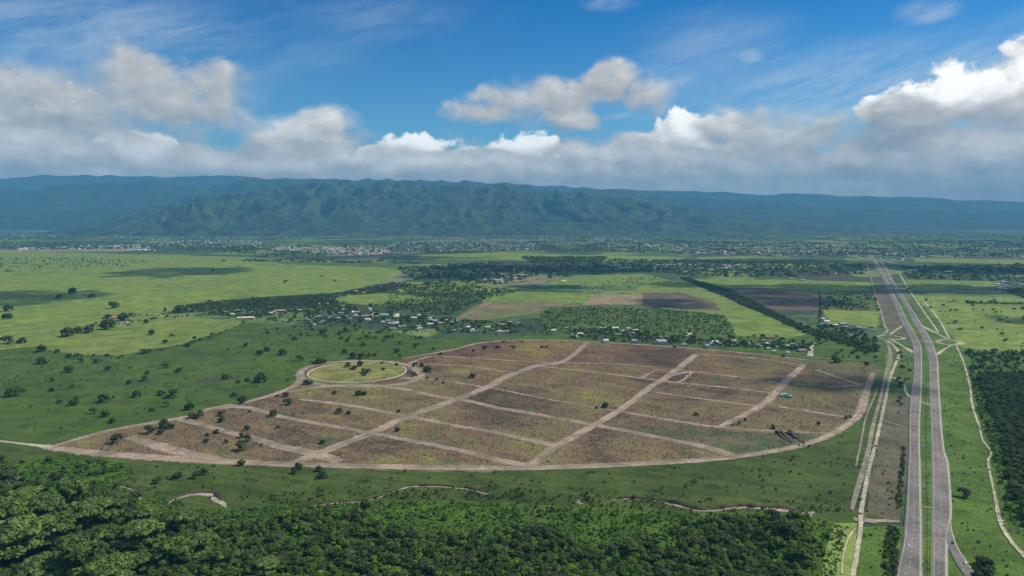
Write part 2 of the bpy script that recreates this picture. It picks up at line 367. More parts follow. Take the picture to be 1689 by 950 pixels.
G_tan = ground_mat('tan_field', [(0.21, 0.16, 0.10), (0.27, 0.2, 0.125), (0.2, 0.19, 0.10)], 0.004, 0.03, 0.4)
G_dark = ground_mat('dark_crop', [(0.0432, 0.07, 0.02304), (0.0594, 0.085, 0.0288), (0.0486, 0.06, 0.0252)], 0.004, 0.03, 0.4)
G_mixed = ground_mat('mixed_field', [(0.09, 0.11, 0.04), (0.13, 0.15, 0.055), (0.20, 0.15, 0.095), (0.24, 0.18, 0.12)], 0.006, 0.03, 0.5, streak=(6, 0.02, 0.5, (0.12, 0.16, 0.05)))
G_mown = ground_mat('mown_grass', [(0.0972, 0.17, 0.036), (0.162, 0.24, 0.054), (0.2376, 0.3, 0.0864)], 0.02, 0.1, 0.5, streak=(78, 0.12, 0.7, (0.216, 0.28, 0.072)))
D_road = ground_mat('dirt_road', [(0.21, 0.165, 0.130), (0.265, 0.215, 0.170), (0.31, 0.26, 0.21)], 0.02, 0.15, 0.5, edge=True)
D_track = ground_mat('wheel_track', [(0.28, 0.22, 0.175), (0.37, 0.30, 0.235)], 0.05, 0.3, 0.4, edge=True)
D_pale = ground_mat('pale_gravel', [(0.27, 0.26, 0.19), (0.36, 0.34, 0.26), (0.44, 0.42, 0.33)], 0.03, 0.2, 0.4, edge=True)
D_grey = ground_mat('grey_gravel', [(0.17, 0.16, 0.13), (0.24, 0.22, 0.185), (0.29, 0.27, 0.23)], 0.03, 0.15, 0.5, streak=(86, 0.25, 0.5, (0.14, 0.14, 0.10)), edge=True)
def estate_mat():
    m, t, b, out = new_mat('estate_soil'); P = geo_pos(t)
    rt = t.new('ShaderNodeVectorRotate', rotation_type='Z_AXIS'); t.l.new(P, rt.inputs['Vector']); rt.inputs['Angle'].default_value = radians(30)
    S = t.vm('MULTIPLY', rt.outputs[0], (0.45, 1, 1))
    big = t.noise(P, 0.0045, 4, 0.6, 0.6)
    mid = t.noise(S, 0.035, 7, 0.68, 0.6)
    fine = t.noise(S, 0.22, 6, 0.72)
    v = t.m('ADD', t.m('ADD', t.m('MULTIPLY', big, 0.45), t.m('MULTIPLY', mid, 0.33)), t.m('MULTIPLY', fine, 0.36))
    r = t.new('ShaderNodeValToRGB'); t.l.new(t.rng(v, 0.46, 0.73, smooth=False), r.inputs[0])
    st = [(0.0, (0.060, 0.045, 0.030)), (0.22, (0.115, 0.082, 0.055)), (0.45, (0.185, 0.130, 0.085)), (0.56, (0.165, 0.140, 0.060)), (0.76, (0.235, 0.215, 0.068)), (1.0, (0.34, 0.30, 0.12))]
    cr = r.color_ramp; cr.elements[0].color = (*st[0][1], 1); cr.elements[1].color = (*st[-1][1], 1)
    for p_, c_ in st[1:-1]:
        e = cr.elements.new(p_); e.color = (*c_, 1)
    col = t.mix(t.rng(t.noise(P, 0.013, 4, 0.6), 0.60, 0.70), r.outputs[0], (0.075, 0.115, 0.045))
    sx = t.new('ShaderNodeSeparateXYZ'); t.l.new(P, sx.inputs[0])
    # the far side is redder bare earth, the east side greener
    col = t.mix(t.m('MULTIPLY', t.rng(sx.outputs[1], 1250, 1750), 0.6), col, t.mix(1.0, col, (1.0, 0.78, 0.75), 'MULTIPLY'))
    col = t.mix(t.m('MULTIPLY', t.rng(sx.outputs[0], 380, 760), t.rng(mid, 0.4, 0.6, 0.15, 0.7)), col, (0.085, 0.11, 0.05))
    tuft = t.noise(S, 0.5, 4, 0.75)
    col = t.mix(0.85, col, t.mix(1.0, col, t.mix(t.rng(tuft, 0.36, 0.64), (0.5, 0.5, 0.5), (1.5, 1.5, 1.35)), 'MULTIPLY'))
    t.l.new(col, b.inputs['Base Color'])
    bp = t.new('ShaderNodeBump'); bp.inputs['Strength'].default_value = 0.7; bp.inputs['Distance'].default_value = 1.2
    t.l.new(t.noise(P, 0.25, 5, 0.7), bp.inputs['Height']); t.l.new(bp.outputs[0], b.inputs['Normal'])
    return m

# fields, far to near
field('field', [(-400, 414), (0, 415), (150, 417), (250, 420), (420, 424), (640, 432), (670, 446), (640, 464), (560, 482), (430, 490), (320, 500), (262, 520), (120, 530), (-60, 545), (-500, 560)], G_bright, 2, 0.6, 1)
field('field', [(-500, 560), (-60, 545), (120, 528), (262, 518), (330, 524), (400, 530), (372, 545), (300, 568), (200, 586), (120, 586), (60, 572), (0, 577), (-500, 590)], G_mid, 3, 0.6, 2)
field('field', [(550, 487), (640, 484), (760, 492), (700, 500), (650, 505), (560, 500)], G_lime, 2, 0.6, 3)
field('field', [(830, 480), (960, 483), (1060, 490), (1000, 500), (900, 500), (800, 498), (780, 492)], G_lime, 2, 0.6, 4)
field('field', [(980, 486), (1085, 487), (1060, 502), (960, 503)], G_tan, 3, 0.6, 5)
field('field', [(800, 498), (880, 496), (960, 502), (930, 512), (860, 520), (800, 528), (745, 528), (775, 510)], G_mixed, 3, 0.6, 6)
field('field', [(1060, 470), (1130, 466), (1190, 490), (1300, 535), (1340, 548), (1200, 548), (1195, 520), (1080, 508), (1020, 500)], G_mid, 2, 0.6, 7)
field('field', [(890, 505), (1000, 506), (1195, 520), (1215, 556), (1080, 550), (900, 546)], G_scrubfar, 3, 0.8, 50)
field('field', [(1195, 514), (1260, 515), (1345, 548), (1300, 558), (1200, 553)], G_lime, 3, 0.6, 8)
field('field', [(1140, 460), (1300, 461), (1435, 466), (1435, 480), (1300, 478), (1160, 474)], G_lime, 2, 0.6, 9)
field('field', [(1165, 475), (1260, 475), (1352, 488), (1352, 512), (1280, 512), (1180, 482)], G_brownf, 3, 0.6, 10)
field('field', [(1355, 482), (1444, 485), (1452, 513), (1357, 512)], G_scrubfar, 3, 0.6, 11)
field('field', [(1355, 511), (1452, 514), (1448, 540), (1370, 533)], G_bright, 3, 0.6, 12)
field('field', [(1060, 483), (1120, 482), (1180, 500), (1190, 512), (1060, 508)], G_brownf, 3, 0.6, 13)
field('field', [(1502, 488), (1800, 492), (2100, 510), (2100, 590), (1660, 580), (1590, 575), (1560, 548)], G_bright, 2, 0.6, 14)
field('field', [(1490, 461), (1640, 464), (1650, 472), (1500, 472)], G_lime, 2, 0.6, 15)
field('field', [(940, 455), (1060, 452), (1110, 462), (1040, 472), (900, 470)], G_lime, 2, 0.6, 16)
field('field', [(640, 466), (800, 463), (860, 475), (800, 484), (660, 482)], G_mid, 1, 0.6, 17)
field('field', [(430, 431), (640, 433), (700, 440), (660, 442), (470, 436)], G_scrubfar, 3, 0.4, 18)
field('field', [(690, 421), (830, 416), (940, 420), (1130, 424), (1120, 429), (880, 430), (700, 427)], G_bright, 1, 0.4, 19)
field('field', [(440, 402), (640, 404), (640, 407), (440, 405)], G_mid, 1, 0.4, 20)
field('field', [(1330, 403), (1500, 401), (1600, 406), (1610, 410), (1500, 408), (1330, 407)], G_mid, 1, 0.4, 21)
field('field', [(1500, 425), (1689, 428), (1800, 434), (1689, 436), (1510, 432)], G_mid, 1, 0.4, 22)
field('field', [(1150, 424), (1240, 422), (1330, 428), (1240, 431), (1150, 430)], G_bright, 1, 0.4, 23)
field('field', [(-100, 395), (70, 395), (75, 399), (-100, 400)], G_lime, 1, 0.4, 24)
field('field', [(225, 398), (300, 398), (300, 401), (225, 401)], G_lime, 1, 0.4, 25)
field('field', [(-100, 413), (60, 412), (250, 410), (200, 415), (-100, 416)], G_tan, 3, 0.4, 26)
field('field', [(560, 424), (625, 423), (630, 428), (560, 428)], G_tan, 3, 0.4, 27)
field('field', [(395, 384), (440, 382), (475, 385), (430, 387)], G_tan, 1, 0.4, 28)
field('field', [(-500, 588), (0, 577), (60, 573), (120, 588), (200, 588), (300, 570), (372, 547), (400, 532), (520, 536), (640, 545), (720, 560), (1080, 545), (1200, 550), (1345, 550), (1462, 580), (1460, 640), (1430, 720), (1300, 745), (1160, 765), (900, 778), (600, 775), (300, 765), (60, 742), (-500, 705)], G_pasture, 1, 0.5, 30)
field('field', [(-700, 690), (0, 722), (100, 738), (300, 764), (600, 776), (900, 779), (1180, 764), (1300, 748), (1412, 710), (1450, 640), (1470, 640), (1440, 760), (1405, 840), (1400, 880), (1300, 870), (1000, 850), (600, 850), (300, 860), (-700, 860)], G_strip, 2, 0.5, 31)
field('field', [(-900, 1100), (-700, 820), (0, 770), (110, 748), (210, 762), (235, 800), (330, 840), (480, 832), (640, 826), (800, 828), (950, 838), (1100, 843), (1330, 850), (1410, 870), (1420, 1100)], G_under, 3, 0.5, 32)
field('field', [(1405, 1100), (1410, 870), (1470, 866), (1500, 870), (1500, 1100)], G_verge, 4, 0.4, 33)
field('field', [(1376, 864), (1414, 863), (1412, 900), (1402, 955), (1352, 955), (1362, 905)], G_mown, 5, 0.5, 34)
field('field', [(1456, 650), (1500, 650), (1500, 760), (1484, 845), (1478, 862), (1424, 855), (1440, 760)], G_muddy, 4, 0.5, 35)
field('field', [(1474, 570), (1508, 580), (1508, 640), (1500, 655), (1460, 655), (1470, 610)], G_scrubfar, 4, 0.4, 36)
field('field', [(1458, 470), (1480, 470), (1545, 585), (1490, 555), (1458, 545), (1446, 490)], G_muddy, 4, 0.3, 37)
field('field', [(1500, 480), (1590, 575), (1660, 860), (1800, 1100), (1490, 1100), (1500, 700), (1520, 560)], G_verge, 3, 0.3, 38)
field('field', [(1586, 578), (2100, 590), (2300, 1000), (1760, 1000), (1665, 880), (1640, 790), (1620, 700), (1605, 640)], G_under, 4, 0.5, 39)
ESTATE = [(88, 738), (174, 711), (250, 697), (312, 685), (350, 673), (412, 661), (474, 641), (494, 626), (493, 614), (508, 602), (545, 596), (600, 594), (655, 596), (700, 585), (750, 572), (800, 563), (900, 560), (1060, 568), (1200, 578), (1330, 592), (1440, 600), (1452, 610), (1436, 640), (1424, 668), (1418, 690), (1395, 710), (1360, 724), (1290, 744), (1183, 759), (1040, 769), (880, 776), (740, 777), (600, 774), (420, 769), (250, 758), (150, 748)]
field('estate_soil', ESTATE, estate_mat(), 3, 0.25, 40)
field('field', [(1120, 700), (1200, 712), (1330, 716), (1380, 718), (1330, 735), (1240, 748), (1140, 735), (1040, 712)], ground_mat('estate_green', [(0.085, 0.085, 0.05), (0.07, 0.11, 0.045), (0.12, 0.10, 0.065), (0.10, 0.13, 0.05)], 0.012, 0.08, 0.6), 4, 1.0, 41)

# ------------------------------------------------------------------ roads as ribbons
def ribbon(name, C, W, z, mat, jit=0.0, seed=0, kind='structure', parent=None, world=False, step=None, thick=0):
    """C: centre points in photo pixels (or world), W: width in metres, a number or list"""
    P = [gp(*p) if not world else p for p in C]
    Wl = [W]*len(P) if np.isscalar(W) else W
    pts = [(p[0], p[1], w_) for p, w_ in zip(P, Wl)]
    dmean = np.mean([sqrt(p[0]**2+p[1]**2) for p in P])
    q = catmull(pts, step or max(5.0, dmean*0.004))
    T = np.gradient(q[:, :2], axis=0); T /= np.maximum(np.linalg.norm(T, axis=1, keepdims=True), 1e-9)
    N = np.stack([T[:, 1], -T[:, 0]], 1)
    cols = [-0.62, -0.28, 0.0, 0.28, 0.62]; V = []; E = []
    n = len(q)
    for k, c_ in enumerate(cols):
        off = c_*q[:, 2]
        if jit and abs(c_) > 0.1: off = off+np.sign(c_)*jit*fbm2(q[:, 0]/25, q[:, 1]/25+k*9, 3, seed)
        xy = q[:, :2]+N*off[:, None]
        V.append(np.column_stack([xy, np.full(n, z)])); E.append(np.full(n, 0.0 if abs(c_) > 0.45 else 1.15 if abs(c_) > 0.1 else 1.6))
    V = np.concatenate(V); E = np.concatenate(E); F = []
    for k in range(4):
        i = np.arange(n-1); F.append(np.stack([k*n+i, (k+1)*n+i, (k+1)*n+i+1, k*n+i+1], 1))
    F = np.concatenate(F)
    m = quads_mesh(name, V, F)
    if m.polygons[0].normal.z < 0: m.flip_normals()
    a = m.attributes.new('edge', 'FLOAT', 'POINT'); a.data.foreach_set('value', E.astype(np.float32))
    U_ = np.repeat(np.array(cols), n); a = m.attributes.new('across', 'FLOAT', 'POINT'); a.data.foreach_set('value', U_.astype(np.float32))
    return obj(name, m, mat, parent, kind)

ZR = 0.55
PERIM = [(-160, 716), (-60, 722), (0, 728), (85, 738)]
ribbon('dirt_track', PERIM, [6, 6, 7, 10], ZR+.06, D_pale, 0.6, 1)
ribbon('estate_road', [(70, 736), (130, 745), (250, 755), (420, 764), (600, 769.5), (760, 772), (880, 772), (1040, 766), (1183, 757), (1290, 742), (1360, 722), (1405, 695), (1421, 675), (1428, 650), (1440, 615)], [16, 22, 23, 22, 20, 19, 18, 17, 16, 14, 14, 14, 16, 14, 10], ZR, D_road, 1.2, 2)
ribbon('wheel_track', [(250, 757), (420, 766), (600, 771.5), (760, 774.5), (880, 774.5), (1040, 768.5), (1183, 758), (1290, 742.5), (1360, 721), (1400, 698), (1418, 677)], 5, ZR+.05, D_track, 0.6, 3)
ribbon('estate_road', [(85, 737), (174, 712), (249, 698), (311, 687), (349, 674), (412, 662), (475, 642), (496, 627), (494, 617), (507, 606), (540, 599), (589, 595.5), (640, 597), (676, 603)], [10, 14, 16, 15, 15, 14, 16, 18, 18, 16, 16, 16, 18, 18], ZR+.01, D_road, 1.0, 4)
ribbon('estate_road', [(676, 603), (690, 612), (688, 624), (660, 634), (600, 638), (545, 637), (512, 630), (496, 622)], [22, 26, 24, 16, 14, 14, 14, 12], ZR+.02, D_road, 1.0, 5)
ROADS = [
 ([(487, 764), (554, 737), (616, 713), (674, 687), (748, 661), (808, 637), (835, 622), (887, 603), (930, 596), (968, 566)], [17, 17, 17, 17, 18, 17, 18, 18, 14, 12]),
 ([(876, 769), (909, 742), (979, 702), (1029, 672), (1078, 635), (1100, 622), (1148, 585)], [15, 14, 14, 13, 13, 14, 15]),
 ([(1184, 706), (1259, 667), (1279, 647), (1304, 622), (1326, 602)], [8, 14, 15, 15, 12]),
 ([(475, 647), (524, 639), (580, 636), (624, 636), (674, 644), (731, 656), (768, 661), (817, 672), (879, 683), (974, 700), (1054, 715), (1128, 730), (1183, 743), (1213, 755)], [8, 14, 16, 14, 14, 13, 13, 13, 13, 13, 13, 13, 16, 20]),
 ([(494, 659), (574, 669), (669, 687), (699, 692), (748, 702), (820, 714), (855, 722), (919, 737)], [9, 13, 13, 13, 12, 12, 13, 15]),
 ([(340, 676), (400, 672), (462, 687), (524, 699), (609, 714), (649, 722), (748, 741), (820, 759), (870, 768)], [12, 15, 12, 12, 12, 12, 13, 15, 16]),
 ([(298, 692), (373, 712), (420, 724), (462, 737), (512, 747), (560, 762)], [16, 13, 15, 17, 20, 18]),
 ([(211, 722), (250, 733), (298, 746), (360, 758)], [16, 20, 22, 18]),
 ([(805, 639), (879, 654), (954, 668), (1029, 680), (1103, 693), (1178, 704), (1284, 712), (1390, 715)], [6, 7, 6, 7, 8, 8, 6, 6]),
 ([(887, 604), (979, 614), (1058, 624), (1103, 630), (1200, 640), (1276, 649)], [6, 7, 9, 11, 8, 8]),
 ([(1078, 647), (1140, 656), (1200, 664), (1250, 670)], [7, 8, 8, 8]),
 ([(1100, 622), (1146, 614), (1234, 625), (1291, 634)], [8, 8, 7, 7]),
 ([(1152, 585), (1234, 590), (1324, 603)], [8, 8, 8]),
 ([(1103, 632), (1125, 628), (1142, 614)], [6, 6, 5]),
 ([(1058, 624), (1068, 618), (1085, 610)], [7, 7, 4]),
 ([(1309, 634), (1383, 638), (1425, 634)], [5, 5, 8]),
 ([(1284, 671), (1358, 683), (1412, 690)], [6, 9, 11]),
 ([(665, 592), (691, 587), (748, 577), (800, 565), (900, 561), (1060, 569), (1200, 580), (1330, 594)], [8, 8, 9, 10, 10, 10, 8, 6]),
 ([(674, 600), (711, 588), (748, 589), (820, 594), (929, 599), (1000, 600), (1080, 606)], [10, 8, 7, 7, 9, 7, 6]),
 ([(680, 601), (760, 603), (820, 612), (862, 615)], [10, 9, 8, 10]),
 ([(661, 624), (723, 627), (800, 640)], [14, 8, 7]),
 ([(1345, 610), (1385, 624), (1420, 636)], [5, 7, 10]),
 ([(1296, 585), (1335, 590), (1440, 596)], [4, 4, 4]),
]
for i, (c_, w_) in enumerate(ROADS): ribbon('estate_road', c_, [q*1.2 for q in w_], ZR+.03+.012*i, D_road, 1.3, 10+i)
ZT = ZR+.4
for c_ in ([(487, 762), (554, 735), (616, 711.5), (674, 685), (748, 659.5), (806, 636)], [(878, 766), (909, 740), (979, 700.5), (1029, 670.5), (1078, 633.5), (1094, 623)], [(1120, 604), (1148, 584.5)],
           [(1186, 704), (1259, 666), (1279, 645.5)], [(640, 637), (731, 655), (817, 671), (879, 682), (974, 699)], [(980, 701), (1054, 714), (1128, 729), (1183, 742), (1212, 754)]):
    ribbon('wheel_track', c_, 3.2, ZT, D_track, 0.5, 77)

# the round island and its white kerb
def island():
    c0 = np.array(gp(589, 614.5)); r = (gp(668, 614.5)[0]-gp(510, 614.5)[0])/2
    ry = abs(gp(589, 597.5)[1]-gp(589, 632)[1])/2
    n = 120; A = np.linspace(0, 2*pi, n, endpoint=False)
    cen = np.array([c0[0], (gp(589, 597.5)[1]+gp(589, 632)[1])/2])
    k = ribbon  # grass disc
    V = [(cen[0]+cos(a)*r, cen[1]+sin(a)*ry, 1.02) for a in A]
    m = pymesh('island_grass', V, [tuple(range(n))])
    obj('island_grass', m, ground_mat('island_grass', [(0.11, 0.12, 0.045), (0.17, 0.18, 0.06), (0.22, 0.22, 0.07), (0.10, 0.15, 0.045)], 0.02, 0.1, 0.6), kind='structure')
    # kerb: a real step, open at the far side where the ring is unfinished
    a0, a1 = radians(-262), radians(36)
    B = np.linspace(a0, a1, 150); w_ = 1.7; V = []; F = []
    for i, a in enumerate(B):
        for (rr, z) in ((0, 0.6), (0, 1.35), (w_, 1.35), (w_, 0.6)):
            V.append((cen[0]+cos(a)*(r+rr), cen[1]+sin(a)*(ry+rr), z))
        if i:
            for j in range(3): F.append((4*(i-1)+j, 4*i+j, 4*i+j+1, 4*(i-1)+j+1))
    obj('kerb', pymesh('kerb', V, F), flat_mat('white_kerb', (0.78, 0.74, 0.62), var=0.08, scale=0.05), kind='structure')
island()

# ------------------------------------------------------------------ highway
ASPH = ground_mat('asphalt', [(0.165, 0.158, 0.152), (0.19, 0.178, 0.168), (0.215, 0.195, 0.178)], 0.01, 0.2, 0.45, streak=(88, 0.5, 0.4, (0.14, 0.13, 0.13)))
CONC = flat_mat('shoulder_concrete', (0.33, 0.31, 0.25), var=0.15, scale=0.05)
PAINT = flat_mat('road_paint', (0.72, 0.70, 0.62), var=0.1, scale=0.2)
def edges_to_world(E):
    return [(gp(l, y), gp(r, y)) for (l, r, y) in E]
def strip_lr(name, E, z, mat, fl=0.0, fr=1.0, step=8, kind='structure', zside=None, ml=0.0, mr=0.0):
    """between two edge lines; fl/fr fractions across plus ml/mr metres"""
    W = edges_to_world(E); L = catmull([a for a, b_ in W], step); n = len(L)
    pts = [(a[0], a[1], b_[0], b_[1]) for a, b_ in W]
    q = catmull(pts, step); A, B = q[:, :2], q[:, 2:]
    D = B-A; w_ = np.linalg.norm(D, axis=1, keepdims=True); U = D/w_
    P0 = A+D*fl+U*ml; P1 = A+D*fr+U*mr; n = len(q); i = np.arange(n-1)
    V = np.concatenate([np.column_stack([P0, np.full(n, z)]), np.column_stack([P1, np.full(n, z)])])
    F = np.stack([i, i+n, i+n+1, i+1], 1)
    if zside is not None:
        V = np.concatenate([V, np.column_stack([P0, np.full(n, zside)]), np.column_stack([P1, np.full(n, zside)])])
        F = np.concatenate([F, np.stack([i+2*n, i, i+1, i+2*n+1], 1), np.stack([i+n, i+3*n, i+3*n+1, i+n+1], 1)])
    m = quads_mesh(name, V, F)
    return obj(name, m, mat, kind=kind), (P0, P1)
LEFT = [(1478, 1518.5, 1010), (1481, 1518, 948), (1490, 1518, 905), (1495, 1518, 863), (1498, 1517, 813), (1500, 1516.5, 764), (1501, 1515.5, 744), (1501, 1516, 694), (1503, 1518, 660), (1508.5, 1519.5, 619), (1508.5, 1519.5, 595), (1506, 1518, 571), (1496, 1507, 548), (1485.5, 1495.5, 529), (1477, 1485.5, 507), (1468.5, 1476, 489.5), (1460, 1466.5, 468), (1451, 1457.5, 450), (1442, 1448, 434), (1438, 1443, 428)]
RIGHT = [(1539, 1560, 1010), (1539.5, 1560, 948), (1540, 1560, 908), (1539.5, 1562, 880), (1539.5, 1567, 851), (1539.5, 1566, 813), (1539, 1562, 764), (1538.5, 1556, 744), (1537.5, 1551.5, 704), (1536, 1549.5, 669), (1535, 1547.5, 639), (1534.5, 1546.5, 614.5), (1533.5, 1545.5, 595), (1526.5, 1538, 570), (1518.5, 1529, 552), (1508, 1518, 534), (1496.5, 1504, 511), (1483, 1490, 489.5), (1472, 1478, 471.6), (1461, 1466.5, 452), (1454.5, 1459.5, 437.6), (1450, 1454, 431)]
RAMP = [(1551, 1566, 862), (1558, 1571, 885), (1567, 1580, 908), (1580, 1597, 933), (1592, 1608, 950), (1625, 1645, 1000)]
ZH = 1.2
strip_lr('highway_shoulder', LEFT, ZH-.06, CONC, ml=-2.4, mr=2.2, zside=0.2)
strip_lr('highway_shoulder', RIGHT, ZH-.07, CONC, ml=-2.4, mr=2.2, zside=0.2)
strip_lr('ramp_shoulder', RAMP, ZH-.10, CONC, ml=-1.2, mr=1.2, zside=0.2)
strip_lr('highway', LEFT, ZH, ASPH); strip_lr('highway', RIGHT, ZH-.005, ASPH); strip_lr('ramp_road', RAMP, ZH-.03, ASPH)
NEARL, NEARR = LEFT[:12], RIGHT[:13]
for E in (NEARL, NEARR):
    strip_lr('edge_line', E, ZH+.03, PAINT, ml=0.35, mr=0.0, fl=0, fr=0); 
# proper narrow lines: remove the placeholders above and lay each line
for o in [o for o in bpy.data.objects if o.name.startswith('edge_line')]: bpy.data.objects.remove(o)
def line_on(E, frac, off, w_, name='edge_line', z=ZH+.03):
    strip_lr(name, E, z, PAINT, fl=frac, fr=frac, ml=off-w_/2, mr=off+w_/2)
for E in (NEARL, NEARR):
    line_on(E, 0.0, 0.5, 0.28); line_on(E, 1.0, -0.5, 0.28)
def dashes(E, frac):
    W = edges_to_world(E); q = catmull([(a[0]+(b_[0]-a[0])*frac, a[1]+(b_[1]-a[1])*frac) for a, b_ in W], 3.0); V = []; F = []
    for i in range(0, len(q)-2, 4):
        a, b_ = q[i][:2], q[i+1][:2]; d = b_-a; d = d/np.linalg.norm(d); nrm = np.array([d[1], -d[0]])*0.12; b_ = a+d*4
        k = len(V); V += [(*(a-nrm), ZH+.035), (*(a+nrm), ZH+.035), (*(b_+nrm), ZH+.035), (*(b_-nrm), ZH+.035)]; F.append((k, k+1, k+2, k+3))
    obj('lane_marking', pymesh('lane_marking', V, F), PAINT, kind='structure')
dashes(NEARL, 0.5); dashes(NEARR, 0.45)
# median kerbs
strip_lr('kerb', LEFT[:14], ZH+.14, CONC, fl=1, fr=1, ml=1.6, mr=2.1, zside=0.3)
strip_lr('kerb', RIGHT[:14], ZH+.13, CONC, fl=0, fr=0, ml=-2.1, mr=-1.6, zside=0.3)
MED = [(l2, r1, y) for (l2, r1, y) in [(1519.5, 1537.5, 1010), (1519.5, 1538, 948), (1519.5, 1538, 863), (1518.5, 1537.5, 813), (1518, 1537.2, 764), (1517.4, 1536, 704), (1519, 1535, 669), (1521, 1533.5, 619), (1521, 1532.5, 595), (1519.5, 1525.5, 570), (1509, 1517, 550), (1497, 1507, 530), (1487, 1495, 508), (1477.5, 1482, 489)]]
strip_lr('median_grass', MED, ZH-.02, G_verge, fl=0.05, fr=0.95)
strip_lr('median_ditch', MED[:8], ZH+.02, ground_mat('median_dark', [(0.04, 0.07, 0.025), (0.06, 0.10, 0.03)], 0.05, 0.3, 0.7, edge=False), fl=0.44, fr=0.58)

# side roads near the highway
SIDE = [
 ('dirt_road', [(1428.6, 434), (1434, 450), (1437.6, 462.6), (1444.7, 489.5), (1453.7, 516), (1459, 536), (1463, 547), (1450, 555), (1446, 557), (1460.5, 562.5), (1467, 575), (1468, 595), (1463, 609.5), (1458, 632), (1452, 659), (1441, 699), (1432, 744), (1423, 776), (1410, 823), (1404, 843)], [7, 7, 7, 8, 8, 8, 8, 13, 15, 9, 9, 9, 7, 6, 6, 6, 6.5, 7, 6, 4], D_grey),
 ('dirt_road', [(1464, 562), (1473, 570), (1482.5, 582), (1481, 592), (1475.5, 604.6), (1468, 624.5), (1460.5, 659), (1453, 694), (1445, 730), (1437, 760), (1430, 790), (1420.7, 843), (1419.5, 870), (1415.8, 900), (1407, 950), (1396, 1010)], [7, 7, 7, 7, 6, 6, 5.5, 5, 5, 5, 5, 5, 4.5, 4.5, 4.5, 4.5], D_pale),
 ('dirt_road', [(1448, 640), (1440, 660), (1428, 690), (1420, 730), (1412, 770)], [3, 3, 3, 3, 3], D_grey),
 ('dirt_road', [(1488, 538), (1478, 545), (1468, 552)], [8, 8, 8], D_pale),
 ('dirt_road', [(1470, 560), (1490, 572), (1508, 583)], [8, 8, 12], D_pale),
 ('dirt_road', [(1443, 556), (1462, 553.5), (1478, 555), (1492, 558.5), (1480, 560.3), (1462, 559)], [10, 8, 7, 12, 10, 9], D_pale),
 ('dirt_road', [(1514, 534), (1540, 548), (1562, 559)], [10, 10, 10], D_pale),
 ('dirt_road', [(1545, 563.5), (1556, 561), (1572, 562), (1586, 566), (1574, 569.5), (1556, 568), (1544, 564)], [10, 9, 10, 22, 14, 9, 10], D_pale),
 ('dirt_road', [(1569, 570), (1557, 577), (1546, 585), (1541, 586)], [7, 7, 10, 10], D_pale),
 ('dirt_road', [(1566, 559), (1547, 525), (1525, 499), (1507, 490), (1484, 452)], [7, 7, 7, 7, 7], D_pale),
 ('dirt_road', [(1548, 549), (1525, 516), (1509, 492)], [6, 6, 6], D_pale),
 ('dirt_track', [(1577, 570), (1584, 585), (1590, 599.6), (1600, 639), (1603.6, 669), (1614.8, 704), (1621, 727), (1634.7, 747), (1629.7, 764), (1639.7, 813.5), (1649.6, 861), (1667, 893), (1695, 925)], [4, 4, 4, 3.5, 3.5, 3.5, 3, 3, 3, 3, 4.5, 4.5, 4.5], D_pale),
 ('dirt_track', [(1473, 623), (1490, 632), (1494, 647), (1501, 656)], [5, 5, 5, 6], D_pale),
 ('dirt_track', [(1455.6, 694), (1475, 700), (1493, 705)], [3, 3, 3], D_pale),
 ('dirt_track', [(1463, 663), (1480, 660), (1500, 658)], [3, 3, 3], D_grey),
 ('dirt_track', [(1518, 663), (1526, 666), (1534, 669)], [5, 4, 5], D_pale),
 ('dirt_track', [(1518, 836), (1528, 838), (1540, 839.6)], [2.5, 2.5, 2.5], D_pale),
 ('dirt_track', [(1388, 948), (1392, 910), (1402, 885), (1412, 872)], [1.5, 1.5, 1.5, 1.5], D_pale),
 ('dirt_road', [(1336, 588), (1338, 578), (1342, 565)], [16, 10, 8], D_pale),
 ('dirt_track', [(745, 530), (790, 510), (812, 497)], [7, 7, 7], D_road),
 ('dirt_road', [(1410, 425), (1430, 428), (1455, 430), (1480, 436)], [30, 40, 40, 20], D_grey),
]
for i, (nm, c_, w_, mt) in enumerate(SIDE):
    ribbon(nm, c_, w_, (1.0 if i not in (15, 16) else ZH+.06)+.012*i, mt, 0.5, 200+i)
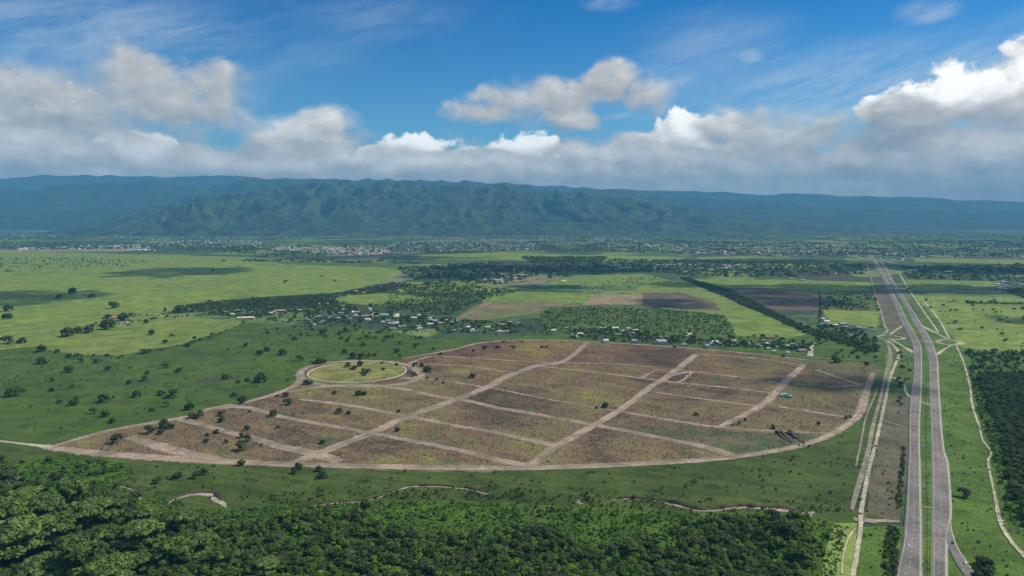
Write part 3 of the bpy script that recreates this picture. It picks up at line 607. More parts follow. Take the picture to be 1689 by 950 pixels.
# dry stream: pale bed and a cut bank behind it that faces the camera
BED = ground_mat('stream_bed', [(0.17, 0.15, 0.12), (0.26, 0.235, 0.19), (0.36, 0.33, 0.27)], 0.05, 0.25, 0.6, edge=True)
BANK = ground_mat('bank_earth', [(0.05, 0.04, 0.03), (0.09, 0.07, 0.055), (0.04, 0.05, 0.025)], 0.05, 0.3, 0.7)
def stream(C, W, bank=2.6):
    W = [q*0.85 for q in W]; ribbon('stream_bed', C, W, 0.62, BED, 3.0, 5)
    P = [gp(*p) for p in C]; q = catmull([(p[0], p[1], w_) for p, w_ in zip(P, W)], 4.0)
    T = np.gradient(q[:, :2], axis=0); T /= np.maximum(np.linalg.norm(T, axis=1, keepdims=True), 1e-9)
    N = np.stack([-T[:, 1], T[:, 0]], 1)
    N *= np.sign(N[:, 1:2]+1e-9)
    n = len(q); env = np.minimum(1, np.minimum(np.arange(n), np.arange(n)[::-1])/6.0)
    rows = []
    for (o_, h_) in ((0.38, 0.3), (0.62, 1.0), (1.1, 0.9), (3.2, 0.05)):
        j = fbm2(q[:, 0]/9, q[:, 1]/9, 3, 8)*1.6
        off = q[:, 2]*min(o_, 0.7)+max(0, o_-0.62)*9+j
        hh = h_*bank*env*(0.75+0.6*fbm2(q[:, 0]/20, q[:, 1]/20, 2, 4))
        rows.append(np.column_stack([q[:, :2]+N*off[:, None], 0.3+np.maximum(hh, 0)]))
    V = np.concatenate(rows); i = np.arange(n-1)
    m = quads_mesh('stream_bank', V, np.concatenate([np.stack([r*n+i, r*n+i+1, (r+1)*n+i+1, (r+1)*n+i], 1) for r in range(3)]))
    if np.mean([p.normal.z for p in m.polygons]) < 0: m.flip_normals()
    m.materials.append(BANK); m.materials.append(G_strip)
    mi = np.array([0]*(n-1)+[1]*(2*(n-1)), np.int32); m.polygons.foreach_set('material_index', mi)
    obj('stream_bank', m, kind='structure')
stream([(178, 801), (200, 803), (218, 809), (230, 818), (229, 825)], [3, 5, 7, 7, 3], 2.4)
stream([(278, 830), (295, 822), (320, 816), (345, 816), (352, 822), (368, 832), (372, 838)], [4, 6, 9, 11, 10, 8, 4], 3.2)
stream([(500, 842), (520, 835), (550, 831), (584, 829), (615, 824), (650, 812), (675, 804), (710, 803), (760, 806), (790, 812), (812, 818)], [2, 4, 6, 6, 3, 3, 4, 3, 5, 6, 2], 2.4)
stream([(948, 826), (960, 832)], [9, 8], 1.5)
stream([(1005, 826), (1040, 824), (1090, 828), (1115, 834), (1145, 842), (1180, 843), (1215, 838), (1240, 838), (1290, 842), (1340, 850)], [4, 4, 4, 8, 8, 8, 8, 6, 12, 12], 3.6)
stream([(1285, 836), (1315, 840), (1345, 847)], [5, 6, 4], 3.0)
stream([(1408, 857), (1430, 859), (1460, 860), (1485, 861)], [10, 12, 9, 3], 0.6)

# ------------------------------------------------------------------ hills
def hill_mat(name, c_lo, c_hi, c_bare, thr=0.62):
    m, t, b, out = new_mat(name); P = geo_pos(t)
    g = t.new('ShaderNodeNewGeometry'); sp = t.new('ShaderNodeSeparateXYZ'); t.l.new(g.outputs['Normal'], sp.inputs[0])
    n = t.noise(P, 0.0030, 9, 0.70, 0.8); n2 = t.noise(P, 0.009, 6, 0.7)
    col = t.mix(t.rng(n, 0.42, 0.60), c_lo, c_hi)
    col = t.mix(t.rng(n2, thr, thr+0.08), col, c_bare)
    col = t.mix(0.6, col, t.mix(1.0, col, t.mix(t.rng(t.noise(P, 0.03, 5, 0.7), 0.3, 0.7), (0.5, 0.5, 0.5), (1.5, 1.5, 1.5)), 'MULTIPLY'))
    t.l.new(col, b.inputs['Base Color']); return m
def hills(name, sil, d_base, d_ridge, d_back, mat, seed, nx=420, ny=110, rough=1.0, wl=1500.0):
    """sil: (px, py) of the crest as seen in the photograph, standing at distance d_ridge"""
    s = sorted(sil); xs = np.array([(p[0]-PW/2)/FPX for p in s]); hs = np.array([CAM_H+d_ridge*pdir(*p)[2]/pdir(*p)[1] for p in s])
    u = np.linspace(xs[0], xs[-1], nx); Yv = np.linspace(d_base, d_back, ny)
    U, Y = np.meshgrid(u, Yv); X = U*(d_base+d_ridge)/2/1.0*1.0; X = U*d_ridge
    H = np.maximum(np.interp(X/d_ridge, xs, hs), 12.0)
    t = (Y-d_base)/(d_ridge-d_base)
    prof = np.where(t < 1, np.clip(t, 0, 1)**0.8, np.clip(1-(t-1)*0.8, 0.1, 1))
    wx = X+420*fbm2(X/2600, Y/2600, 3, seed+50); wy = Y+420*fbm2(X/2600+9, Y/2600, 3, seed+60)
    # spurs running towards the plain, eroded gullies between
    r1 = 1-np.abs(fbm2(wx/wl, wy/(wl*1.9), 2, seed))*2.0
    r2 = 1-np.abs(fbm2(wx/(wl*0.42), wy/(wl*0.62), 2, seed+7))*2.0
    r3 = 1-np.abs(fbm2(wx/(wl*0.17), wy/(wl*0.2), 3, seed+13))*2.0
    big = 0.5+0.5*fbm2(wx/(wl*2.2), wy/(wl*2.2), 2, seed+21)
    rm = np.clip(0.5+0.5*np.clip(r1, -1, 1), 0, 1)*0.55+np.clip(0.5+0.5*np.clip(r2, -1, 1), 0, 1)*0.31+np.clip(0.5+0.5*np.clip(r3, -1, 1), 0, 1)*0.14
    er = np.interp(np.abs(t-1), [0, 0.25, 0.6, 1.0], [rough*0.35, 0.80, 1.05, 1.05])     # gullies deepen away from the crest
    Z = H*prof*(1-er*(1-rm))*(1-0.10*rough+0.2*rough*big)
    Z = Z+H*0.16*rough*np.clip(r2, -1, 1)*np.clip(1-np.abs(t-1)*1.4, 0, 1)*0.5
    crest = np.max(Z, axis=0); k = np.convolve(np.pad(crest, 20, 'edge'), np.ones(41)/41, 'valid')
    Z = Z*(H[0]/np.maximum(k, 10))[None, :]
    Z = Z*np.clip(np.minimum(np.arange(nx), np.arange(nx)[::-1])/25.0, 0, 1)[None, :]
    Z = np.clip(Z, 0, None)-6*(t < 0.02)
    V = np.stack([X.ravel(), Y.ravel(), Z.ravel()-1], 1)
    i = (np.arange(ny-1)[:, None]*nx+np.arange(nx-1)[None, :]).ravel(); F = np.stack([i, i+1, i+nx+1, i+nx], 1)
    return obj(name, quads_mesh(name, V, F, True), mat, kind='structure')
H1 = hill_mat('hill_near', (0.015, 0.030, 0.014), (0.056, 0.088, 0.030), (0.18, 0.19, 0.09), 0.59)  # albedo darkened for cloud shade; light and bare tones raised for lit spurs
H2 = hill_mat('hill_far', (0.016, 0.0323, 0.017), (0.044, 0.07225, 0.02975), (0.128, 0.136, 0.0765), 0.63)
hills('hills', [(120, 384), (180, 372), (230, 350), (300, 332), (370, 322), (440, 312), (560, 301), (680, 304), (800, 309), (900, 318), (1000, 321), (1060, 332), (1150, 347), (1250, 362), (1350, 370), (1470, 380), (1560, 385)], 12600, 15500, 18500, H1, 3, 520, 130, wl=1500)
hills('foothills', [(150, 385), (230, 368), (290, 344), (340, 336), (420, 350), (520, 362), (640, 366), (760, 360), (900, 366), (1050, 368), (1200, 374), (1330, 384)], 11800, 13200, 14800, H1, 29, 420, 60, wl=900)
hills('mountains', [(-500, 330), (-200, 318), (0, 312), (150, 306), (260, 300), (330, 308), (420, 298), (520, 296), (650, 298), (760, 300), (880, 308), (1000, 316), (1200, 330), (1400, 345), (1600, 348), (1800, 352), (2100, 352)], 16500, 21000, 24500, H2, 11, 460, 90, wl=2600, rough=0.5)
hills('mountains', [(-700, 300), (-300, 292), (0, 291), (200, 290), (400, 292), (700, 299), (900, 307), (1100, 315), (1300, 320), (1500, 326), (1700, 333), (2000, 338), (2400, 335)], 21000, 27000, 31500, H2, 19, 460, 90, wl=4200, rough=0.25)

# ------------------------------------------------------------------ tree meshes
def leaf_cloud(lobes, n, size, rng, up=0.35):
    """small leaf-clump faces over the outside of a set of lobes"""
    V = []; F = []; w_ = np.array([l[3]**2 for l in lobes]); w_ = w_/w_.sum()
    pick = rng.choice(len(lobes), n, p=w_)
    for k in pick:
        cx, cy_, cz, r, fl = lobes[k]
        d = rng.normal(size=3); d[2] = abs(d[2])*1.0-0.25*rng.random(); d /= np.linalg.norm(d)
        rr = r*(0.80+0.30*rng.random())
        p = np.array([cx+d[0]*rr, cy_+d[1]*rr, cz+d[2]*rr*fl])
        nn = d+rng.normal(size=3)*0.55; nn[2] += up; nn /= np.linalg.norm(nn)
        a = np.cross(nn, rng.normal(size=3)); a /= np.linalg.norm(a); b_ = np.cross(nn, a)
        s = size*(0.55+0.9*rng.random()); e = len(V)
        V += [p-a*s-b_*s*0.5, p+a*s*0.3-b_*s, p+a*s+b_*s*0.4, p-a*s*0.3+b_*s*0.9]; F.append((e, e+1, e+2, e+3))
    return V, F
def lobe_mesh(l, rng, seed):
    cx, cy_, cz, r, fl = l
    bm = bmesh.new(); bmesh.ops.create_icosphere(bm, subdivisions=2, radius=1); V = []; F = []
    for v in bm.verts:
        c = v.co; k = 0.80+0.30*float(gnoise(c.x*2.2+seed*3.1, c.y*2.2+c.z*1.7, seed))
        V.append((cx+c.x*r*k, cy_+c.y*r*k, cz+c.z*r*k*fl))
    for f in bm.faces: F.append(tuple(v.index for v in f.verts))
    bm.free(); return V, F
def make_crown(name, R, H, nl, nleaf, size, seed, low=0.35, flat=0.7):
    """crown of overall radius R, top at H"""
    rng = np.random.default_rng(seed); lobes = []
    for i in range(nl):
        a = rng.random()*2*pi; q = sqrt(rng.random())*R*0.68; r = R*(0.30+0.22*rng.random())*(1.0 if nl < 12 else 0.72 if nl < 25 else 0.55)
        z = H*low+(H*(1-low))*(0.62-0.42*(q/R)**2)*(0.8+0.4*rng.random())
        if i % 3 == 1: z *= 0.5; q = min(q*1.25, R*0.80)
        lobes.append((cos(a)*q, sin(a)*q, min(z, H-r*flat), r, flat))
    lobes.append((0, 0, H*0.62, R*0.5, flat))
    V = []; F = []
    for i, l in enumerate(lobes):
        v, f = lobe_mesh((l[0], l[1], l[2], l[3]*0.88, l[4]), rng, seed+i); k = len(V); V += v; F += [tuple(a+k for a in q) for q in f]
    v, f = leaf_cloud(lobes, nleaf, size, rng); k = len(V); V += [tuple(p) for p in v]; F += [tuple(a+k for a in q) for q in f]
    return pymesh(name, V, F)
def make_trunk(name, R, H, seed, r0=0.28):
    """tapered trunk with four limbs reaching into the crown"""
    rng = np.random.default_rng(seed); V = []; F = []
    def tube(p, q, a, b_, n=6):
        p = np.array(p, float); q = np.array(q, float); d = (q-p)/np.linalg.norm(q-p); u = np.cross(d, (0.3, 0.9, 0.1)); u /= np.linalg.norm(u); w_ = np.cross(d, u); k = len(V)
        for (c, r) in ((p, a), (q, b_)):
            for i in range(n): V.append(tuple(c+(u*cos(2*pi*i/n)+w_*sin(2*pi*i/n))*r))
        for i in range(n): F.append((k+i, k+(i+1) % n, k+n+(i+1) % n, k+n+i))
    top = (rng.normal()*0.3, rng.normal()*0.3, H*0.42)
    tube((0, 0, -0.3), top, r0*1.3, r0)
    for i in range(4):
        a = i*pi/2+rng.random(); tube(top, (top[0]+cos(a)*R*0.5, top[1]+sin(a)*R*0.5, H*0.68), r0*0.7, r0*0.25, 5)
    return pymesh(name, V, F)
L_dark = leaf_mat('foliage_dark', (0.0442, 0.0725, 0.02), (0.065, 0.1063, 0.026), (0.0884, 0.1375, 0.034))
L_wood = leaf_mat('foliage_wood', (0.04264, 0.07687, 0.01804), (0.1267, 0.192, 0.04096), (0.1638, 0.2344, 0.05))
L_light = leaf_mat('foliage_light', (0.06396, 0.1077, 0.03116), (0.1584, 0.2319, 0.05888), (0.182, 0.25, 0.06875), 0.12)
L_lime = leaf_mat('foliage_lime', (0.06396, 0.1537, 0.0205), (0.1584, 0.304, 0.0384), (0.2002, 0.3281, 0.05625))
L_brown = leaf_mat('foliage_brown', (0.055, 0.055, 0.028), (0.07, 0.065, 0.035), (0.085, 0.085, 0.04))
L_grey = leaf_mat('foliage_grey', (0.04264, 0.06355, 0.0287), (0.09691, 0.128, 0.05376), (0.1183, 0.1484, 0.0625))
BARK = flat_mat('bark', (0.11, 0.085, 0.06), 0.9, 0.1, 0.3, 1.5)
def proto(kind, R, H, nl, nleaf, size, mat, seeds, low=0.35, flat=0.7, r0=0.28):
    res = []
    for s in seeds:
        c = make_crown('crown', R, H, nl, nleaf, size, s, low, flat); c.materials.append(mat)
        t = make_trunk('trunk', R, H, s, r0); t.materials.append(BARK); res.append((c, t, R))
    return res
PR = {
 'field': proto('field', 4.6, 7.2, 11, 300, 0.55, L_dark, (1, 2, 3, 4), 0.06, 0.85),
 'brown': proto('brown', 4.4, 7.0, 9, 220, 0.55, L_brown, (5, 6), 0.08, 0.85),
 'tall': proto('tall', 4.5, 20.0, 14, 260, 1.0, L_dark, (8,), 0.05, 1.5),
 'wood': proto('wood', 4.8, 9.0, 10, 330, 0.5, L_wood, (11, 12, 13, 14), 0.2, 0.8),
 'woodl': proto('woodl', 4.6, 7.4, 9, 300, 0.5, L_lime, (15, 16), 0.15, 0.75),
 'wooddk': proto('wooddk', 5.0, 10.5, 10, 330, 0.5, L_dark, (17, 18), 0.22, 0.85),
 'big': proto('big', 13.0, 15.5, 44, 2600, 0.62, L_light, (21, 22, 23), 0.30, 0.62, 0.6),
 'bigdk': proto('bigdk', 10.0, 15.5, 30, 1700, 0.62, L_wood, (24, 25), 0.30, 0.7, 0.5),
 'grey': proto('grey', 6.5, 9.5, 15, 520, 0.58, L_grey, (26, 27), 0.15, 0.75, 0.35),
}
TREES = []
def tree(kind, x, y, s, label, cat='tree', group=None, z=0.3, name='tree', sz=None, rz=None):
    c, t, R = random.choice(PR[kind])
    e = empty(name, (x, y, z), label, cat, random.random()*6.28 if rz is None else rz, group)
    e.scale = (s, s, sz if sz else s*random.uniform(0.85, 1.15))
    co = obj('crown', c, None, e); obj('trunk', t, None, e); TREES.append(e); return e

# ------------------------------------------------------------------ instanced masses
def scatter(name, pts, scl, rot, idx, sources, tilt=None, mat=None):
    """one object; its points carry instances of the source meshes"""
    n = len(pts); m = bpy.data.meshes.new(name); m.vertices.add(n); m.vertices.foreach_set('co', np.asarray(pts, np.float32).ravel())
    a = m.attributes.new('scl', 'FLOAT_VECTOR', 'POINT'); a.data.foreach_set('vector', np.asarray(scl, np.float32).ravel())
    a = m.attributes.new('rot', 'FLOAT', 'POINT'); a.data.foreach_set('value', np.asarray(rot, np.float32))
    a = m.attributes.new('idx', 'INT', 'POINT'); a.data.foreach_set('value', np.asarray(idx, np.int32))
    o = obj(name, m, kind='stuff')
    g = bpy.data.node_groups.new(name, 'GeometryNodeTree'); g.interface.new_socket('Geometry', in_out='INPUT', socket_type='NodeSocketGeometry'); g.interface.new_socket('Geometry', in_out='OUTPUT', socket_type='NodeSocketGeometry')
    N = g.nodes; L = g.links; gi = N.new('NodeGroupInput'); go = N.new('NodeGroupOutput'); iop = N.new('GeometryNodeInstanceOnPoints'); jn = N.new('GeometryNodeJoinGeometry')
    for s in sources:
        oi = N.new('GeometryNodeObjectInfo'); oi.transform_space = 'ORIGINAL'; oi.inputs['Object'].default_value = s; oi.inputs['As Instance'].default_value = True
        L.new(oi.outputs['Geometry'], jn.inputs[0])
    def na(nm, ty):
        q = N.new('GeometryNodeInputNamedAttribute'); q.data_type = ty; q.inputs['Name'].default_value = nm; return q.outputs['Attribute']
    cx = N.new('ShaderNodeCombineXYZ'); L.new(na('rot', 'FLOAT'), cx.inputs[2])
    L.new(gi.outputs[0], iop.inputs['Points']); L.new(jn.outputs[0], iop.inputs['Instance']); iop.inputs['Pick Instance'].default_value = True
    L.new(na('idx', 'INT'), iop.inputs['Instance Index'])
    L.new(cx.outputs[0], iop.inputs['Rotation']); L.new(na('scl', 'FLOAT_VECTOR'), iop.inputs['Scale']); L.new(iop.outputs[0], go.inputs[0])
    md = o.modifiers.new('scatter', 'NODES'); md.node_group = g
    return o
def pts_in(ppoly, spacing, seed=0, jit=0.5, dens=None):
    """jittered grid of ground points inside a polygon given in photo pixels"""
    w_ = np.array([gp(*p) for p in ppoly]); rng = np.random.default_rng(seed)
    x0, y0 = w_.min(0); x1, y1 = w_.max(0)
    gx, gy = np.meshgrid(np.arange(x0, x1, spacing), np.arange(y0, y1, spacing)); x = gx.ravel()+(rng.random(gx.size)-.5)*2*jit*spacing; y = gy.ravel()+(rng.random(gx.size)-.5)*2*jit*spacing
    k = inside(w_, x, y)
    # keep to what a step to the side could see
    k &= np.abs(x) < y*0.80+150
    x, y = x[k], y[k]
    if dens is not None:
        k = rng.random(len(x)) < dens(x, y); x, y = x[k], y[k]
    return x, y
def road_mask(x, y, pad=6):
    ok = np.ones(len(x), bool)
    for (c_, w_) in ALLROADS:
        q = catmull([(*gp(*p), ww) for p, ww in zip(c_, w_)], 12)
        lo, hi = q[:, :2].min(0)-30, q[:, :2].max(0)+30
        s = np.where(ok & (x > lo[0]) & (x < hi[0]) & (y > lo[1]) & (y < hi[1]))[0]
        if len(s) == 0: continue
        for i in range(0, len(s), 4000):
            t_ = s[i:i+4000]; d = np.hypot(x[t_, None]-q[None, :, 0], y[t_, None]-q[None, :, 1])-q[None, :, 2]/2
            ok[t_[d.min(1) < pad]] = False
    return ok
ALLROADS = ROADS+[([(70, 736), (130, 745), (250, 755), (420, 764), (600, 769.5), (760, 772), (880, 772), (1040, 766), (1183, 757), (1290, 742), (1360, 722), (1405, 695), (1421, 675), (1428, 650), (1440, 615)], [22]*15),
                  ([(85, 737), (174, 712), (249, 698), (311, 687), (349, 674), (412, 662), (475, 642), (496, 627), (494, 617), (507, 606), (540, 599), (589, 595.5), (640, 597), (676, 603)], [16]*14),
                  ([(676, 603), (690, 612), (688, 624), (660, 634), (600, 638), (545, 637), (512, 630), (496, 622)], [20]*8)]+[(c_, w_) for _, c_, w_, _ in SIDE]
exec_after = []

# ------------------------------------------------------------------ trees that stand alone
SOLO = {
 'pasture': [(12,567,22),(36,566,13),(69,580,15),(95,582,8),(111,555,20),(128,549,14),(146,549,16),(250,552,11),(283,556,9),(273,566,9),(321,559,6),(70,600,16),(22,653,20),(37,647,8),(86,629,8),(121,639,8),(99,665,9),(86,646,9),(122,668,15),(126,659,8),(172,663,17),(154,682,13),(173,687,14),(187,697,12),(213,633,8),(239,628,14),(244,617,9),(273,607,15),(295,614,11),(225,655,13),(187,656,6),(267,652,14),(285,656,20),(275,671,11),(251,678,8),(386,654,12),(372,626,11),(376,577,5),(406,571,8),(311,572,8),(179,611,12),(113,614,14),(134,598,12),(114,590,9),(159,599,9),(215,608,5),(393,632,8),(409,628,7),
   (440,579,12),(429,585,12),(466,585,14),(486,561,10),(494,594,15),(531,552,12),(570,548,11),(605,557,9),(574,564,8),(599,571,9),(569,583,11),(582,591,14),(596,591,14),(609,590,12),(619,587,8),(655,582,11),(660,588,6),(686,573,12),(715,577,7),(430,630,22),(409,629,9),(475,629,6),(641,558,7),(660,567,7),(619,558,6),(527,600,14),(519,601,10),(534,599,11)],
 'estate': [(192,731,20),(246,715,18),(265,716,12),(272,706,18),(281,707,12),(313,676,16),(318,690,18),(329,690,16),(331,684,12),(366,686,16),(367,696,13),(400,665,16),(412,680,6),(343,719,8),(340,730,11),(357,715,11),(372,731,9),(407,709,10),(398,743,22),(408,728,18),(398,722,10),(471,655,12),(475,668,18),(457,655,6),(451,686,13),(458,706,7),(532,732,10),(552,650,10),(591,652,12),(601,652,11),(559,682,15),(575,684,11),(657,680,7),(656,712,10),(431,735,5),(505,634,12),(513,634,9),
   (705,613,15),(684,605,11),(696,605,10),(684,620,11),(705,625,6),(720,627,6),(731,633,6),(779,623,13),(727,586,7),(781,580,6),(798,577,9),(820,575,8),(846,576,11),(894,574,7),(901,574,6),(831,565,5),(861,565,5),(999,673,13),(984,674,6),(1148,685,9),(1112,574,6),(1377,598,14),(1384,598,9),(1429,603,8),(1229,694,6),(1291,589,7),(904,762,4),(1350,701,7),(1275,707,9),(1283,716,9),(1396,690,7),(1402,689,6)],
 'island': [(574,606,13),(594,604,13),(584,610,12),(600,615,13),(607,616,11),(600,620,11),(630,600,6),(632,611,7),(654,603,7)],
 'strip': [(398,767,14),(324,788,18),(336,784,17),(293,789,16),(257,798,12),(262,793,9),(492,774,16),(486,781,12),(527,777,13),(532,788,20),(604,838,18),(1590,820,20),(1627,940,24),(1618,933,18),(1632,950,22),(1611,952,14)],
 'far': [(119,485,12),(98,493,10),(151,491,11),(187,508,16),(14,513,14),(12,526,14),(82,428,4),(471,467,8),(552,465,6),(531,457,5),(295,516,18),(302,512,14),(178,528,14),(204,529,18),(178,543,20),(241,533,8),(352,447,6),(392,441,4),(1640,497,6),(1595,500,6),(1372,492,4),(1270,486,4),(1291,501,4)],
}
LANDMARKS = [('the white-kerbed round island', 589, 615), ('the pale pointed tip of the bare estate', 100, 738), ('the farmstead with the orange roof', 192, 525), ('the long pale barn roof', 406, 525),
             ('the lower dirt crossroads of the estate', 500, 748), ('the dirt crossroads nearest the round island', 616, 713), ('the central dirt crossroads', 975, 700), ('the green shade-net shelter', 1297, 650),
             ('the heap of felled trees', 1300, 722), ('the village edge above the estate', 820, 560), ('the highway turning loop', 1565, 566), ('the dry stream bend', 330, 820), ('the dark cloud-shadow patch on the bright plain', 300, 448),
             ('the highway exit ramp', 1585, 925), ('the village of grey roofs', 1270, 570), ('the stream beside the green strip', 600, 830), ('the upper edge of the estate', 720, 590), ('the curve of the estate perimeter road', 395, 668)]
pend = []
def describe(px, py, w, zone, tone):
    big = 'big' if w >= 17 else 'medium' if w >= 11 else 'small' if w >= 7 else 'tiny'
    best = min(LANDMARKS, key=lambda l: (l[1]-px)**2+((l[2]-py)*2.6)**2); dx, dy = px-best[1], (py-best[2])*2.6
    dist = sqrt(dx*dx+dy*dy); adv = 'just ' if dist < 30 else 'well ' if dist > 130 else ''
    if abs(dx) > 1.7*abs(dy): rel = 'left of' if dx < 0 else 'right of'
    elif abs(dy) > 1.7*abs(dx): rel = 'behind' if dy < 0 else 'in front of'
    else: rel = ('behind and left of' if dx < 0 else 'behind and right of') if dy < 0 else ('in front and left of' if dx < 0 else 'in front and right of')
    if adv == 'just ' and zone == 'island' : return f'{big} {tone} tree on the grass inside the round island'
    return f'{big} {tone} tree {adv}{rel} {best[0]}'
ORD = ['leftmost', 'second from left', 'third from left', 'fourth from left', 'fifth from left', 'sixth from left', 'seventh from left', 'eighth from left', 'ninth from left', 'tenth from left']
NUMW = {2: 'two', 3: 'three', 4: 'four', 5: 'five', 6: 'six', 7: 'seven', 8: 'eight', 9: 'nine', 10: 'ten'}
def settle(items):
    by = {}
    for it in items: by.setdefault(it[1], []).append(it)
    for lab, L_ in by.items():
        L_.sort(key=lambda q: q[2])
        for i, (e, _, px) in enumerate(L_):
            if len(L_) == 1: e['label'] = lab
            elif len(L_) == 2: e['label'] = ('left one: ' if i == 0 else 'right one: ')+lab
            elif i < 10: e['label'] = ORD[i]+': '+lab
            else: e['label'] = lab
            if len(e['label'].split()) > 16:
                e['label'] = e['label'].replace(' of the estate', '').replace('white-kerbed ', '').replace('pale pointed ', '').replace('nearest the round island', 'by the island').replace('farmstead with the ', '').replace('dark cloud-shadow patch on the bright plain', 'dark cloud shadow')
for zone, L_ in SOLO.items():
    for (px, py, w) in L_:
        x, y = gp(px, py); d = sqrt(x*x+y*y+CAM_H**2); wm = w*d/FPX
        r = random.random()
        kind = 'field' if zone != 'estate' else ('brown' if (py < 582 or r < 0.28) else 'field')
        if zone == 'pasture' and r < 0.2: kind = 'wood'
        if wm > 15: kind = 'grey' if r < 0.4 else 'field'
        R = PR[kind][0][2]; s = wm/2/R*0.92
        tone = {'field': 'dark green', 'brown': 'brownish', 'wood': 'mid green', 'grey': 'grey-green'}[kind]
        name = {'pasture': 'pasture_tree', 'estate': 'estate_tree', 'island': 'island_tree', 'strip': 'streamside_tree', 'far': 'plain_tree'}[zone]
        grp = {'pasture': 'trees scattered over the green pasture', 'estate': 'trees left standing on the bare estate', 'island': 'trees inside the round island', 'strip': 'trees on the green verges', 'far': 'lone trees on the bright plain'}[zone]
        lab = describe(px, py, w, zone, tone)
        e = tree(kind, x, y, s, lab, 'tree', grp, 0.3, name); pend.append((e, lab, px))
x, y = gp(272, 516); pend.append((tree('tall', x, y, 1.35, 'tall dark upright tree on the plain at the end of the village tree belt', 'tree', None, 0.3, 'tall_tree', 1.3),)*1+('tall dark upright tree at the left end of the village tree belt', 272))
settle(pend)

def shrub_proto():
    res = []
    for s in (31, 32, 33):
        c = make_crown('shrub', 1.5, 1.9, 3, 34, 0.42, s, 0.1, 0.8); res.append(c)
    return res
SHR = shrub_proto()
def shrub_obj(i, mat, px, py, s, label, name='shrub'):
    m = SHR[i].copy(); m.materials.clear(); m.materials.append(mat); o = obj(name, m); x, y = gp(px, py); o.location = (x, y, 0.5); o.scale = (s, s, s); tag(o, label, 'shrub'); return o
L_weed = leaf_mat('foliage_weeds', (0.13, 0.13, 0.04), (0.20, 0.20, 0.06), (0.24, 0.25, 0.085))
S_green = shrub_obj(0, L_wood, 1219, 701, 3.0, 'wide low green shrub at the foot of the dirt avenue with the shelter')
S_green2 = shrub_obj(1, L_wood, 1208, 703, 1.8, 'smaller green shrub beside the wide low one at the avenue foot')
S_weed = shrub_obj(2, L_weed, 700, 752, 0.9, 'yellow-green weed clump on the front estate block', 'weed_clump')
S_brown = shrub_obj(0, L_brown, 690, 672, 0.8, 'dry brown weed clump on the estate block by the main avenue', 'weed_clump')
S_dark = shrub_obj(1, L_dark, 1104, 846, 1.6, 'dark shrub on the stream bank', 'shrub')
S_lime = shrub_obj(2, L_lime, 1060, 842, 1.5, 'bright green shrub below the dry stream', 'shrub')
def kids(kind):
    out = []
    for e in TREES:
        for ch in e.children:
            if ch.name.startswith('crown') and any(ch.data == c for c, _, _ in PR[kind]) and ch.data not in [o.data for o in out]: out.append(ch)
    return out

# ------------------------------------------------------------------ the woodland along the bottom and at the right edge
FOREST = [(-250, 1030), (-300, 830), (-120, 800), (0, 796), (120, 806), (215, 826), (240, 850), (330, 866), (400, 866), (470, 862), (530, 850), (600, 850), (640, 872), (700, 890), (760, 884), (850, 874), (900, 880), (960, 908), (1060, 896), (1130, 868), (1230, 856), (1325, 862), (1338, 885), (1325, 950), (1320, 1030)]
THICK = [(-200, 800), (-150, 758), (0, 756), (60, 765), (110, 752), (210, 768), (222, 782), (150, 790), (215, 800), (240, 830), (240, 850), (120, 806), (0, 798)]
SCRUB = [(240, 838), (330, 842), (480, 838), (640, 828), (800, 832), (950, 840), (1100, 845), (1330, 852), (1325, 862), (1230, 856), (1130, 868), (1060, 896), (960, 908), (850, 874), (700, 890), (640, 872), (600, 850), (400, 866), (240, 855)]
RWOOD = [(1609, 618), (1689, 616), (1900, 620), (2300, 1000), (1800, 1000), (1684, 860), (1672, 820), (1660, 780), (1655, 740), (1640, 700), (1622, 655)]
REDGE = [(1598, 600), (1609, 618), (1622, 655), (1640, 700), (1655, 740), (1672, 820), (1684, 860), (1700, 900), (1672, 875), (1652, 810), (1636, 740), (1620, 700), (1606, 650)]
HEDGE = [(1489, 739), (1493, 739), (1487, 843), (1480, 846), (1476, 843)]
LOWH = [(1463, 870), (1478, 868), (1484, 880), (1478, 950), (1470, 1020), (1452, 1020), (1458, 940)]
cand = []   # (x, y, kind, scale, zone)
def forest(poly, sp, mixk, zone, seed, dens=None, s=(0.7, 1.25)):
    x, y = pts_in(poly, sp, seed, 0.5, dens); rng = np.random.default_rng(seed+1)
    ks, ps = zip(*mixk)
    for a, b_ in zip(x, y): cand.append((a, b_, ks[rng.choice(len(ks), p=ps)], rng.uniform(*s), zone))
bigspots = []
def bigs(L_, zone):
    for (px, py, w, kind) in L_:
        a, b_ = gp(px, py); d = sqrt(a*a+b_*b_+CAM_H**2); s = w*d/FPX/2/PR[kind][0][2]
        cand.append((a, b_, kind, s, zone)); bigspots.append((a, b_, w*d/FPX/2*0.55))
